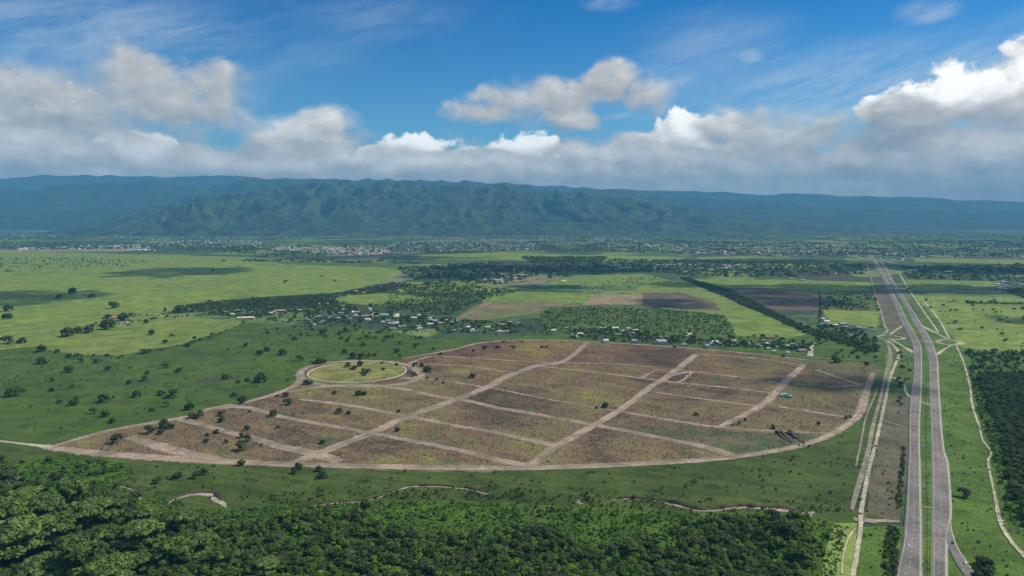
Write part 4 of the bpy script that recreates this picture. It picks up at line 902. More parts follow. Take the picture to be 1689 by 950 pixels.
bigs([(30, 925, 95, 'big'), (80, 905, 80, 'big'), (75, 860, 60, 'big'), (25, 870, 60, 'bigdk'), (150, 870, 70, 'big'), (170, 905, 60, 'big'), (235, 905, 70, 'big'), (225, 945, 60, 'big'), (130, 950, 70, 'bigdk'), (285, 935, 60, 'bigdk'),
      (340, 885, 55, 'big'), (330, 915, 60, 'big'), (300, 875, 50, 'big'), (185, 850, 60, 'big'), (120, 835, 50, 'bigdk'), (40, 835, 50, 'big'), (70, 960, 70, 'big'), (180, 965, 80, 'big'), (10, 800, 40, 'grey'), (240, 862, 44, 'big'), (-40, 880, 80, 'big'), (-30, 930, 90, 'big'),
      (310, 905, 36, 'bigdk'), (365, 935, 46, 'bigdk'), (1040, 915, 34, 'big'), (1060, 895, 30, 'bigdk'), (1280, 915, 36, 'bigdk'), (1300, 890, 44, 'bigdk'), (1310, 862, 28, 'bigdk'), (1275, 858, 26, 'grey'), (1320, 930, 40, 'bigdk'), (440, 945, 46, 'big'), (575, 930, 34, 'grey'), (700, 945, 36, 'grey'), (600, 838, 18, 'grey'), (890, 880, 26, 'grey'), (880, 876, 22, 'bigdk'), (900, 885, 24, 'grey'), (450, 900, 28, 'grey'), (470, 860, 26, 'bigdk'), (1180, 900, 22, 'grey'), (1240, 940, 26, 'bigdk'), (820, 920, 26, 'bigdk')], 'left')
def dforest(x, y): return np.where(fbm2(x/38, y/38, 3, 5) > -0.30, 1.0, 0.22)
nb = len(cand)
forest(FOREST, 6.6, [('wood', .45), ('wooddk', .25), ('woodl', .20), ('grey', .10)], 'front', 5, dforest, (0.55, 1.2))
forest(THICK, 10.5, [('wood', .4), ('wooddk', .2), ('woodl', .25), ('grey', .15)], 'thicket', 6, lambda x, y: np.where(fbm2(x/30, y/30, 3, 15) > 0.05, 0.9, 0.12), (0.45, 1.0))
forest(SCRUB, 8.0, [('wood', .35), ('woodl', .5), ('wooddk', .15)], 'front', 7, lambda x, y: np.where(fbm2(x/22, y/22, 3, 25) > 0.08, 0.75, 0.16), (0.25, 0.68))
forest([(1300, 848), (1375, 858), (1372, 890), (1352, 930), (1345, 1030), (1310, 1030), (1325, 900)], 8.5, [('wood', .6), ('woodl', .4)], 'front', 77, lambda x, y: np.where(fbm2(x/25, y/25, 3, 35) > 0.05, 0.7, 0.12), (0.3, 0.75))
forest([(640, 806), (800, 815), (980, 815), (1100, 828), (1000, 830), (820, 826), (700, 822)], 9, [('wood', .5), ('wooddk', .5)], 'front', 78, lambda x, y: np.where(fbm2(x/25, y/25, 3, 36) > 0.1, 0.75, 0.06), (0.3, 0.65))
forest([(215, 770), (300, 800), (270, 822), (215, 800)], 10, [('wood', .5), ('woodl', .5)], 'thicket', 79, lambda x, y: np.full(len(x), .25), (0.3, 0.7))
forest(RWOOD, 8.6, [('wood', .3), ('wooddk', .45), ('grey', .25)], 'east', 8, None, (0.7, 1.25))
forest(REDGE, 9.0, [('wood', .5), ('woodl', .4), ('wooddk', .1)], 'east', 9, lambda x, y: np.full(len(x), 0.6), (0.4, 0.8))
forest(HEDGE, 4.5, [('wood', .4), ('wooddk', .6)], 'hedge', 10, None, (0.3, 0.5))
forest(LOWH, 4.5, [('wood', .4), ('wooddk', .5), ('woodl', .1)], 'hedge', 11, lambda x, y: np.full(len(x), .75), (0.3, 0.65))
bs = np.array(bigspots); keep = []
for i, c in enumerate(cand):
    if i >= nb and np.any(np.hypot(bs[:, 0]-c[0], bs[:, 1]-c[1]) < bs[:, 2]): continue
    keep.append(c)
cand = keep
def infr(c):
    # where the crown falls in the frame
    d = c[1]*cos(PITCH)+CAM_H*sin(PITCH); u = c[0]/d*FPX+PW/2; v = PH/2-(c[1]*sin(PITCH)-CAM_H*cos(PITCH))/d*FPX
    return 0 < u < PW and v-8 < PH, u, v
sz = []
for i, c in enumerate(cand):
    ok, u, v = infr(c); sz.append((PR[c[2]][0][2]*c[3]/sqrt(c[0]**2+c[1]**2+CAM_H**2) if ok else 0, i))
sz.sort(reverse=True); IND = set(i for s_, i in sz[:290] if s_ > 0)
WL = []
KN = {'big': 'broad pale green', 'bigdk': 'broad dark green', 'wood': 'mid green rounded', 'wooddk': 'dark green rounded', 'woodl': 'bright green rounded', 'grey': 'dull grey-green'}
for i in sorted(IND):
    x, y, k, s, zone = cand[i]; _, u, v = infr(cand[i])
    if zone in ('front', 'left'):
        col = 'in the left corner' if u < 150 else 'near the left corner' if u < 280 else 'under the stream bend' if u < 420 else 'left of centre' if u < 620 else 'just left of centre' if u < 760 else 'below the central crossroads' if u < 870 else 'just right of centre' if u < 980 else 'below the stream' if u < 1065 else 'right of centre' if u < 1150 else 'towards the highway' if u < 1260 else 'at its highway end'
        row = 'bottom edge' if v > 925 else 'lower rows' if v > 890 else 'upper rows'
        lab = f'{KN[k]} tree, {row} of front woodland, {col}'
        g = 'trees of the front woodland'
    elif zone == 'east': lab = f'{KN[k]} tree in the dark wood at the right edge'; g = 'trees of the right-hand wood'
    elif zone == 'thicket': lab = f'{KN[k]} tree in the thicket below left track'; g = 'trees of the left thicket'
    else: lab = f'{KN[k]} bushy tree in the hedge beside the highway'; g = 'hedge beside the highway'
    e = tree(k, x, y, s, lab, 'tree', g, 0.3, 'woodland_tree'); WL.append((e, lab, u))
settle([q for q in WL if 1])
for k in PR:   # every kind must have its crowns standing somewhere before the masses use them
    pass
SRC = {}
for k in PR:
    SRC[k] = kids(k)
def mass(name, sel, sq=1.0):
    ks = sorted(set(c[2] for c in sel if SRC[c[2]])); srcs = []; base = {}
    for k in ks: base[k] = len(srcs); srcs += SRC[k]
    n = len(srcs)
    pts, scl, rot, idx = [], [], [], []
    for c in sel:
        if c[2] not in base: continue
        pts.append((c[0], c[1], 0.3)); s = c[3]; scl.append((s, s, s*random.uniform(0.8, 1.15)*sq)); rot.append(random.random()*6.28)
        j = base[c[2]]+random.randrange(len(SRC[c[2]])); idx.append(n-1-j)
    return scatter(name, pts, scl, rot, idx, srcs)
rest = [c for i, c in enumerate(cand) if i not in IND]
mass('woodland', [c for c in rest if c[4] in ('front', 'left')]); mass('thicket', [c for c in rest if c[4] in ('thicket', 'hedge')]); mass('right_woodland', [c for c in rest if c[4] == 'east'])

def simple(name, poly_list, srcs, smin, smax, z=0.3, sq=1.0, seed=3, roads=False):
    P_ = []
    for (poly, sp, dens) in poly_list:
        x, y = pts_in(poly, sp, seed, 0.5, dens); seed += 1
        if roads and len(x): k = road_mask(x, y, 0.8); x, y = x[k], y[k]
        P_.append(np.column_stack([x, y]))
    P_ = np.concatenate(P_); n = len(P_); r = np.random.default_rng(seed)
    s = r.uniform(0, 1, n)**1.6*(smax-smin)+smin
    scl = np.column_stack([s*r.uniform(.8, 1.25, n), s*r.uniform(.8, 1.25, n), s*r.uniform(.7, 1.1, n)*sq])
    return scatter(name, np.column_stack([P_, np.full(n, z)]), scl, r.uniform(0, 6.28, n), r.integers(0, len(srcs), n), srcs)
def thr(sc, t, seed, p=1.0, lo=0.0): return lambda x, y: np.where(fbm2(x/sc, y/sc, 4, seed) > t, p, lo)
UND = [(-900, 1100), (-700, 820), (0, 770), (110, 750), (210, 764), (235, 802), (330, 842), (480, 834), (640, 828), (800, 830), (950, 840), (1100, 845), (1330, 852), (1400, 872), (1350, 1050)]
simple('undergrowth', [(UND, 3.8, thr(20, -0.25, 41, 0.95, 0.35)), ([(1422, 866), (1475, 866), (1470, 1000), (1412, 1000)], 6, thr(15, 0.2, 42, 0.6, 0.06)), ([(1420, 735), (1480, 735), (1476, 850), (1400, 850)], 7, thr(15, 0.15, 43, 0.6, 0.05)),
                       ([(1560, 560), (1600, 600), (1640, 800), (1700, 1000), (1620, 1000), (1570, 860), (1555, 700)], 9, thr(25, 0.1, 44, 0.6, 0.05)), (REDGE, 5, None)],
       [S_green, S_lime, S_dark, S_lime], 0.5, 1.5, seed=50)
simple('pasture_bushes', [([(0, 585), (200, 590), (370, 548), (640, 548), (690, 580), (500, 600), (470, 635), (280, 690), (90, 735), (-300, 700), (-300, 590)], 13, thr(70, 0.15, 45, 0.35, 0.03)),
                          ([(400, 545), (720, 560), (690, 585), (520, 600), (430, 600)], 12, thr(60, -0.1, 46, 0.4, 0.1)), ([(0, 575), (120, 590), (200, 600), (190, 640), (0, 640), (-200, 640), (-200, 580)], 10, thr(60, -0.05, 47, 0.4, 0.03)),
                          ([(240, 765), (600, 778), (900, 780), (1180, 766), (1400, 712), (1400, 840), (1100, 830), (700, 800), (500, 828), (380, 835), (240, 800)], 7, thr(34, 0.25, 48, 0.35, 0.04)),
                          ([(380, 822), (480, 812), (640, 800), (800, 800), (980, 818), (1380, 830), (1400, 850), (1100, 842), (640, 822), (480, 834)], 5, thr(22, -0.05, 49, 0.8, 0.15))],
       [S_green, S_dark, S_green], 0.5, 1.9, seed=60)
simple('estate_weeds', [(ESTATE, 5.0, thr(45, 0.0, 51, 0.8, 0.15))], [S_weed, S_brown, S_weed, S_weed], 0.25, 1.0, 0.4, 0.8, seed=70, roads=True)
simple('estate_dry_weeds', [([(440, 700), (700, 590), (1060, 570), (1440, 602), (1420, 700), (1200, 755), (700, 765)], 9.0, thr(60, 0.05, 52, 0.6, 0.12))], [S_brown, S_dark, S_brown], 0.3, 0.85, 0.4, 0.8, seed=75, roads=True)

# tree belts, village trees and the far plain's woods, each a mass
F_ = SRC['field'][:4]; Wd = SRC['wood'][:4]
belts = [
 ([(285, 516), (320, 500), (430, 492), (560, 484), (650, 466), (680, 470), (640, 482), (560, 490), (540, 498), (430, 508), (330, 516)], 12, thr(60, -0.25, 61, 0.95, 0.25)),
 ([(380, 508), (480, 500), (540, 494), (585, 503), (590, 514), (540, 520), (470, 514), (430, 524), (330, 520)], 11, thr(45, -0.2, 62, 0.8, 0.2)),
 ([(430, 500), (520, 496), (585, 506), (640, 522), (700, 540), (860, 545), (900, 552), (1100, 562), (1160, 568), (1330, 580), (1340, 566), (1280, 556), (1180, 556), (1050, 545), (940, 540), (760, 528), (640, 512)], 15, thr(50, 0.05, 63, 0.6, 0.12)),
 ([(470, 535), (640, 540), (720, 556), (640, 566), (480, 556), (400, 548)], 16, thr(50, 0.0, 64, 0.4, 0.06)),
 ([(640, 470), (760, 470), (860, 480), (780, 500), (740, 522), (640, 512), (600, 504), (700, 494)], 13, thr(60, -0.2, 66, 0.6, 0.12)),
 ([(1122, 459), (1134, 459), (1205, 480), (1250, 500), (1300, 527), (1345, 546), (1400, 558), (1447, 575), (1445, 583), (1390, 568), (1330, 550), (1285, 530), (1235, 508), (1190, 488)], 8.5, None),
 ([(1340, 541), (1360, 535), (1445, 552), (1452, 582), (1400, 570), (1345, 553)], 12, thr(50, -0.1, 67, 0.9, 0.25)),
 ([(1340, 556), (1440, 575), (1452, 600), (1380, 590), (1340, 575)], 16, thr(50, 0.15, 68, 0.6, 0.05)),
 ([(1355, 484), (1446, 487), (1450, 512), (1357, 511)], 14, thr(60, -0.1, 69, 0.5, 0.1)),
 ([(1351, 482), (1353.5, 482), (1355, 533), (1351, 533)], 14, None),
 ([(360, 520), (470, 517), (590, 516), (700, 524), (760, 527), (860, 533), (860, 552), (760, 550), (690, 548), (640, 534), (500, 534), (400, 527)], 15, thr(30, 0.0, 168, 0.75, 0.3)),
 ([(930, 545), (1000, 541), (1110, 553), (1160, 560), (1340, 566), (1335, 582), (1160, 570), (1080, 566), (940, 559)], 12, thr(30, -0.05, 169, 0.75, 0.3)),
 ([(1590, 578), (1760, 578), (1800, 612), (1605, 612)], 11, thr(40, -0.1, 70, 0.7, 0.15)),
 ([(1596, 498), (1689, 500), (1689, 503), (1600, 502)], 12, None),
 ([(170, 520), (240, 518), (330, 522), (250, 530), (180, 545), (100, 556), (90, 550), (170, 532)], 16, thr(40, 0.1, 71, 0.6, 0.03)),
 ([(0, 425), (150, 425), (250, 432), (200, 440), (0, 450), (-200, 450)], 26, thr(90, -0.1, 72, 0.4, 0.1)),
 ([(1450, 470), (1500, 470), (1560, 545), (1700, 580), (1700, 500), (1510, 490)], 32, thr(90, 0.1, 73, 0.4, 0.05)),
 ([(120, 587), (200, 588), (300, 569), (372, 546), (400, 532), (404, 533), (376, 549), (302, 573), (200, 592), (120, 590)], 10, thr(30, 0.1, 74, 0.5, 0.1)),
 ([(1478, 575), (1482, 700), (1478, 705), (1500, 640), (1502, 600)], 9, thr(20, 0.2, 75, 0.4, 0.1)),
]
simple('tree_belts', belts, F_+Wd+SRC['grey'][:2], 0.45, 1.35, seed=80)
simple('scrub_block', [([(905, 508), (1000, 508), (1120, 512), (1195, 522), (1215, 553), (1080, 548), (960, 536), (900, 545), (880, 530)], 10, thr(40, -0.15, 65, 0.75, 0.25)), ([(640, 470), (760, 470), (860, 480), (780, 500), (740, 522), (640, 512)], 14, thr(50, 0.0, 165, 0.6, 0.2)), ([(1060, 456), (1120, 460), (1060, 470), (1000, 478), (900, 476)], 18, thr(60, 0.0, 166, 0.6, 0.2))], SRC['woodl']+SRC['wood'][:2]+SRC['field'][:1], 0.35, 0.95, seed=180)
# median shrubs
simple('median_shrubs', [([(1524, 600), (1531, 600), (1534, 760), (1535, 1000), (1523, 1000), (1521, 760)], 6.5, thr(15, -0.1, 76, 0.5, 0.1))], [S_green, S_dark], 0.35, 0.8, 1.2, seed=90)
FAR = [
 ([(650, 443), (820, 432), (905, 440), (900, 452), (820, 470), (700, 470), (680, 458)], 25, thr(110, 0.0, 81, 0.85, 0.14)),
 ([(890, 436), (1000, 428), (1180, 430), (1420, 436), (1425, 452), (1300, 458), (1140, 456), (1100, 450), (1000, 452), (905, 460)], 27, thr(110, 0.02, 82, 0.85, 0.14)),
 ([(1480, 440), (1689, 436), (1900, 440), (1900, 478), (1660, 468), (1640, 464), (1500, 460)], 27, thr(110, 0.0, 83, 0.85, 0.15)),
 ([(1655, 478), (1760, 482), (1760, 500), (1690, 492)], 16, None),
 ([(640, 400), (1100, 396), (1430, 402), (1430, 424), (1330, 424), (1100, 418), (860, 414), (700, 418), (430, 424), (380, 418), (430, 404)], 40, thr(240, 0.0, 84, 0.8, 0.10)),
 ([(-150, 398), (250, 400), (420, 404), (420, 420), (250, 410), (-150, 412)], 40, thr(240, 0.0, 85, 0.8, 0.1)),
 ([(1430, 398), (1689, 396), (1900, 396), (1900, 426), (1480, 424), (1430, 420)], 40, thr(240, 0.0, 86, 0.8, 0.1)),
 ([(-150, 386), (700, 388), (1300, 388), (1900, 386), (1900, 397), (1100, 396), (-150, 399)], 70, thr(420, 0.0, 87, 0.8, 0.1)),
 ([(860, 424), (1000, 424), (1000, 430), (880, 434)], 24, None), ([(360, 431), (700, 436), (640, 430), (430, 428)], 26, thr(200, 0.0, 88, 0.8, 0.1)),
]
simple('far_woods', FAR, F_+Wd+SRC['woodl'], 1.0, 2.9, seed=100, sq=0.75)

# ------------------------------------------------------------------ village houses
WALLS = {'white': (0.58, 0.56, 0.50), 'tan': (0.50, 0.40, 0.28), 'pink': (0.55, 0.36, 0.29), 'grey': (0.36, 0.36, 0.35), 'blue': (0.35, 0.43, 0.52), 'cream': (0.66, 0.60, 0.44)}
WM = {k: flat_mat('wall_'+k, v, 0.85, 0.15, 0.12, 0.4) for k, v in WALLS.items()}
ROOFC = {'white': (0.62, 0.61, 0.57), 'grey': (0.27, 0.26, 0.26), 'tan': (0.48, 0.38, 0.27), 'red': (0.42, 0.15, 0.09), 'blue': (0.30, 0.36, 0.44), 'cream': (0.66, 0.62, 0.45), 'orange': (0.62, 0.24, 0.10), 'brown': (0.24, 0.15, 0.11), 'pink': (0.55, 0.37, 0.31)}
RMt = {k: flat_mat('roof_'+k, v, 0.6, 0.3, 0.15, 0.25) for k, v in ROOFC.items()}
DOORM = flat_mat('door_wood', (0.14, 0.09, 0.06)); GLASSM = flat_mat('window_glass', (0.05, 0.07, 0.09), 0.15, 0.6)
def box_vf(x0, x1, y0, y1, z0, z1):
    return [(x0, y0, z0), (x1, y0, z0), (x1, y1, z0), (x0, y1, z0), (x0, y0, z1), (x1, y0, z1), (x1, y1, z1), (x0, y1, z1)], [(0, 3, 2, 1), (4, 5, 6, 7), (0, 1, 5, 4), (1, 2, 6, 5), (2, 3, 7, 6), (3, 0, 4, 7)]
def gable(l, w_, h, pitch, ov=0.5, th=0.18):
    a, b_ = l/2+ov, w_/2+ov; r = h+pitch; e = h-ov*pitch/(w_/2)
    V = [(-a, -b_, e), (a, -b_, e), (a, 0, r), (-a, 0, r), (a, b_, e), (-a, b_, e)]; V += [(x, y, z+th) for x, y, z in V]
    F = [(6, 7, 8, 9), (9, 8, 10, 11), (0, 3, 2, 1), (3, 5, 4, 2), (0, 1, 7, 6), (4, 5, 11, 10), (1, 2, 8, 7), (2, 4, 10, 8), (0, 6, 9, 3), (3, 9, 11, 5)]
    return V, F
HM = {}
def house_mesh(shape, l, w_, h):
    key = (shape, l, w_, h)
    if key in HM: return HM[key]
    V, F = box_vf(-l/2, l/2, -w_/2, w_/2, 0, h)
    if shape == 'gable':
        V = V+[(-l/2, 0, h+w_*0.22), (l/2, 0, h+w_*0.22)]; F = F[:1]+F[2:]+[(4, 7, 8), (5, 9, 6), (4, 8, 9, 5), (7, 6, 9, 8)]; R = gable(l, w_, h+.02, w_*0.22)
    elif shape == 'shed':
        a, b_ = l/2+.4, w_/2+.4; R = ([(-a, -b_, h+.02), (a, -b_, h+.02), (a, b_, h+.9), (-a, b_, h+.9), (-a, -b_, h+.2), (a, -b_, h+.2), (a, b_, h+1.1), (-a, b_, h+1.1)], box_vf(0, 1, 0, 1, 0, 1)[1])
    else:
        v, f = box_vf(-l/2-.15, l/2+.15, -w_/2-.15, w_/2+.15, h+.01, h+.35); R = (v, f)
    v2, f2 = box_vf(-0.5, 0.5, -w_/2-.06, -w_/2+.02, 0, 2.1)
    Wv, Wf = [], []
    for cx in (-l*0.32, l*0.32):
        v, f = box_vf(cx-.6, cx+.6, -w_/2-.05, -w_/2+.02, 1.0, 2.1); k = len(Wv); Wv += v; Wf += [tuple(q+k for q in ff) for ff in f]
    wins = [pymesh('window', *box_vf(cx-.6, cx+.6, -w_/2-.05, -w_/2+.02, 1.0, 2.1)) for cx in (-l*0.32, l*0.32)]
    HM[key] = (pymesh('walls', V, F), pymesh('roof', *R), pymesh('door', v2, f2), wins); return HM[key]
HC = {}
def house(px, py, wpx, wall, roof, shape, label, grp, name='house', cat='house', deep=0.7):
    x, y = gp(px, py); d = sqrt(x*x+y*y+CAM_H**2); L_ = max(6, round(wpx*d/FPX/2)*2); w_ = max(5, round(min(L_*deep, 16)/2)*2); h = 3.2 if L_ < 18 else 4.4
    mw, mr, md, mwin = house_mesh(shape, L_, w_, h)
    e = empty(name, (x, y, 0.3), label, cat, radians(random.choice([6, 10, -4, 14])+(90 if random.random() < 0.25 and wpx < 8 else 0)), grp)
    def p(nm, me, mt):
        k = (me.name, mt.name)
        if k not in HC: q = me.copy(); q.materials.clear(); q.materials.append(mt); HC[k] = q
        return obj(nm, HC[k], None, e)
    p('walls', mw, WM[wall]); p('roof', mr, RMt[roof]); p('door', md, DOORM)
    for q in mwin: p('window', q, GLASSM)
    return e
HP = []
def V_(grp, where, L_):
    for (px, py, w_, wall, roof, shape) in L_:
        sizew = 'long' if w_ > 12 else 'large' if w_ >= 8 else 'small' if w_ >= 5 else 'tiny'
        lab = f'{sizew} {wall} house with {roof} {"gabled" if shape == "gable" else "flat" if shape == "flat" else "sloping"} roof {where}'
        HP.append((house(px, py, w_, wall, roof, shape, lab, grp), lab, px))
V_('houses of the farmstead', 'at the lone farmstead', [(191, 525, 9, 'tan', 'orange', 'gable'), (183, 533, 7, 'grey', 'grey', 'shed'), (197, 534, 8, 'tan', 'grey', 'shed'), (208, 533, 7, 'grey', 'tan', 'flat'), (244, 519, 5, 'pink', 'red', 'gable'), (254, 520, 5, 'tan', 'tan', 'flat'), (264, 521, 4, 'white', 'tan', 'flat')])
V_('houses of the left village', 'in the tree-lined village', [(311, 511, 5, 'tan', 'tan', 'shed'), (322, 515, 4, 'tan', 'grey', 'shed'), (335, 518, 4, 'white', 'white', 'flat'), (372, 515, 5, 'white', 'white', 'flat'), (383, 519, 6, 'cream', 'cream', 'gable'), (393, 514, 8, 'tan', 'tan', 'gable'), (386, 521, 4, 'white', 'white', 'flat'), (401, 517, 6, 'white', 'cream', 'flat'), (415, 516, 6, 'grey', 'grey', 'shed'), (426, 516, 6, 'white', 'grey', 'flat'),
   (434, 517, 6, 'white', 'white', 'flat'), (445, 518, 8, 'cream', 'cream', 'gable'), (452, 516, 6, 'pink', 'pink', 'gable'), (458, 514, 8, 'pink', 'tan', 'gable'), (466, 514, 8, 'pink', 'pink', 'gable'), (470, 511, 6, 'pink', 'white', 'flat'), (480, 512, 6, 'pink', 'red', 'gable'), (488, 512, 6, 'grey', 'grey', 'shed'), (496, 513, 8, 'grey', 'white', 'shed'), (488, 521, 5, 'white', 'white', 'flat'), (447, 524, 6, 'grey', 'grey', 'shed'),
   (474, 531, 6, 'white', 'white', 'flat'), (466, 530, 4, 'grey', 'grey', 'shed'), (485, 530, 4, 'grey', 'blue', 'shed'), (492, 529, 5, 'grey', 'grey', 'flat'), (504, 528, 8, 'grey', 'grey', 'gable')])
HP.append((house(406, 526, 25, 'pink', 'cream', 'gable', 'x', 'houses of the left village', 'barn', 'barn', 0.4), 'long low barn with pale cream roof at the front of the left village', 406))
V_('houses of the blue-grey hamlet', 'in the blue-grey hamlet', [(521, 524, 5, 'grey', 'grey', 'shed'), (527, 523, 5, 'blue', 'blue', 'shed'), (532, 530, 7, 'white', 'white', 'flat'), (529, 533, 5, 'blue', 'blue', 'shed'), (518, 536, 6, 'white', 'white', 'flat'), (514, 533, 5, 'grey', 'grey', 'shed'), (536, 522, 6, 'blue', 'grey', 'gable'), (541, 526, 6, 'grey', 'blue', 'gable'), (546, 524, 5, 'white', 'white', 'shed'), (548, 517, 6, 'white', 'grey', 'flat'),
   (552, 521, 6, 'grey', 'grey', 'gable'), (557, 526, 7, 'cream', 'white', 'shed'), (562, 518, 8, 'grey', 'grey', 'gable'), (569, 523, 7, 'cream', 'cream', 'shed'), (538, 519, 5, 'blue', 'blue', 'flat'), (525, 502, 5, 'cream', 'cream', 'gable'), (543, 502, 6, 'cream', 'white', 'gable'), (586, 523, 10, 'grey', 'grey', 'flat'), (510, 529, 5, 'grey', 'grey', 'gable'), (585, 482, 10, 'tan', 'tan', 'gable'), (600, 484, 8, 'grey', 'tan', 'shed')])
V_('houses of the middle village', 'in the middle village', [(617, 517, 5, 'cream', 'cream', 'flat'), (612, 521, 6, 'pink', 'tan', 'gable'), (622, 523, 6, 'pink', 'tan', 'gable'), (602, 523, 10, 'grey', 'grey', 'gable'), (628, 520, 5, 'tan', 'cream', 'shed'), (654, 524, 9, 'cream', 'cream', 'gable'), (665, 521, 6, 'cream', 'white', 'flat'), (672, 525, 5, 'white', 'cream', 'flat'), (683, 526, 9, 'cream', 'white', 'gable'), (640, 530, 8, 'blue', 'blue', 'shed'),
   (648, 543, 8, 'tan', 'tan', 'flat'), (660, 540, 7, 'tan', 'pink', 'shed'), (667, 539, 6, 'pink', 'tan', 'gable'), (693, 543, 8, 'white', 'cream', 'gable'), (688, 545, 5, 'cream', 'cream', 'flat'), (716, 531, 12, 'grey', 'blue', 'gable'), (727, 534, 6, 'cream', 'cream', 'shed'), (735, 529, 6, 'pink', 'tan', 'gable'), (745, 532, 5, 'cream', 'white', 'flat'), (754, 530, 5, 'white', 'white', 'flat'), (749, 546, 5, 'white', 'white', 'flat'),
   (762, 545, 8, 'grey', 'grey', 'shed'), (779, 548, 7, 'grey', 'grey', 'gable'), (789, 547, 5, 'cream', 'grey', 'shed'), (805, 541, 8, 'cream', 'cream', 'gable'), (812, 544, 5, 'grey', 'grey', 'shed'), (828, 537, 9, 'grey', 'grey', 'gable'), (834, 549, 12, 'grey', 'grey', 'gable'), (841, 532, 6, 'white', 'white', 'flat'), (849, 537, 8, 'grey', 'grey', 'shed'), (855, 534, 5, 'cream', 'cream', 'flat')])
V_('houses of the village above the estate', 'in the village above the estate', [(913, 546, 9, 'cream', 'white', 'gable'), (935, 542, 6, 'tan', 'grey', 'shed'), (948, 555, 8, 'tan', 'tan', 'gable'), (943, 553, 5, 'cream', 'tan', 'shed'), (957, 552, 9, 'cream', 'white', 'gable'), (950, 557, 6, 'cream', 'cream', 'flat'), (972, 548, 6, 'grey', 'grey', 'gable'), (982, 547, 6, 'grey', 'grey', 'shed'), (991, 542, 5, 'white', 'white', 'flat'), (999, 542, 7, 'cream', 'grey', 'shed'), (1014, 543, 11, 'cream', 'cream', 'gable'),
   (1021, 553, 8, 'cream', 'grey', 'gable'), (1024, 548, 5, 'grey', 'grey', 'flat'), (1030, 547, 6, 'cream', 'cream', 'gable'), (1037, 543, 6, 'tan', 'cream', 'gable'), (1047, 546, 11, 'cream', 'cream', 'flat'), (1036, 550, 7, 'grey', 'grey', 'gable'), (1046, 551, 7, 'grey', 'cream', 'shed'), (1042, 556, 6, 'grey', 'grey', 'shed'), (1051, 561, 6, 'cream', 'cream', 'shed'), (1065, 558, 8, 'grey', 'grey', 'gable'), (1076, 557, 6, 'cream', 'white', 'gable'), (1083, 562, 5, 'white', 'white', 'flat'), (1088, 558, 4, 'blue', 'blue', 'shed'),
   (1093, 562, 5, 'white', 'white', 'flat'), (1099, 557, 4, 'blue', 'grey', 'gable'), (996, 556, 6, 'grey', 'grey', 'gable'), (1138, 553, 8, 'tan', 'cream', 'gable'), (1134, 556, 5, 'grey', 'tan', 'shed'), (1004, 549, 6, 'grey', 'grey', 'shed'), (1082, 566, 4, 'white', 'blue', 'flat')])
V_('houses of the grey-roofed village', 'in the grey-roofed village', [(1179, 566, 11, 'white', 'white', 'gable'), (1172, 568, 6, 'grey', 'blue', 'gable'), (1188, 568, 5, 'grey', 'grey', 'shed'), (1196, 567, 6, 'grey', 'grey', 'gable'), (1208, 564, 12, 'cream', 'cream', 'flat'), (1206, 571, 8, 'white', 'white', 'flat'), (1232, 568, 9, 'grey', 'grey', 'gable'), (1241, 567, 6, 'grey', 'blue', 'gable'), (1249, 570, 7, 'grey', 'grey', 'shed'), (1266, 568, 7, 'tan', 'cream', 'shed'), (1267, 576, 6, 'cream', 'cream', 'flat'), (1270, 558, 14, 'pink', 'brown', 'gable'),
   (1280, 569, 8, 'blue', 'blue', 'gable'), (1283, 574, 7, 'grey', 'blue', 'gable'), (1290, 560, 7, 'blue', 'white', 'gable'), (1290, 565, 5, 'white', 'white', 'flat'), (1291, 571, 8, 'blue', 'grey', 'gable'), (1298, 572, 8, 'white', 'blue', 'gable'), (1300, 583, 6, 'cream', 'white', 'flat'), (1306, 569, 6, 'grey', 'grey', 'gable'), (1308, 575, 7, 'grey', 'grey', 'shed'), (1316, 572, 6, 'grey', 'brown', 'shed'), (1322, 580, 12, 'pink', 'brown', 'gable'), (1277, 581, 5, 'grey', 'white', 'shed'), (1314, 579, 5, 'grey', 'grey', 'flat'), (1259, 563, 6, 'grey', 'grey', 'gable'), (1255, 572, 5, 'grey', 'cream', 'flat')])
V_('houses by the bright field', 'beside the small bright field', [(1356, 528, 8, 'white', 'white', 'gable'), (1363, 532, 9, 'white', 'cream', 'gable'), (1368, 535, 7, 'cream', 'white', 'flat'), (1377, 538, 9, 'grey', 'white', 'gable'), (1357, 535, 5, 'cream', 'cream', 'flat'), (1390, 536, 10, 'grey', 'grey', 'gable'), (1396, 541, 9, 'grey', 'grey', 'shed'), (1402, 537, 6, 'cream', 'grey', 'gable'), (1416, 542, 9, 'grey', 'grey', 'gable'), (1426, 543, 6, 'grey', 'blue', 'shed'), (1443, 546, 4, 'cream', 'cream', 'flat'), (1444, 558, 8, 'cream', 'cream', 'flat'), (1437, 540, 5, 'grey', 'grey', 'shed')])
V_('sheds beyond the shaded band', 'beyond the shaded highway band', [(1365, 450, 10, 'cream', 'white', 'flat'), (1381, 453, 6, 'white', 'white', 'gable'), (1390, 454, 6, 'grey', 'grey', 'shed'), (1429, 452, 5, 'white', 'grey', 'gable'), (1505, 447, 12, 'white', 'white', 'gable'), (1565, 449, 13, 'grey', 'white', 'gable'), (1305, 461, 8, 'tan', 'grey', 'gable'), (1324, 463, 9, 'tan', 'grey', 'gable'), (930, 465, 9, 'cream', 'cream', 'gable'), (1247, 444, 6, 'white', 'grey', 'flat'), (1, 557, 5, 'white', 'white', 'flat')])
cl = []
rr = random.Random(4)
for i in range(26):
    px = 1643+rr.random()*58; py = 464+rr.random()*13+(px-1643)*0.05
    cl.append((px, py, rr.choice([4, 5, 6, 7]), rr.choice(['white', 'grey', 'pink', 'cream']), rr.choice(['white', 'white', 'grey', 'pink']), rr.choice(['flat', 'gable', 'shed'])))
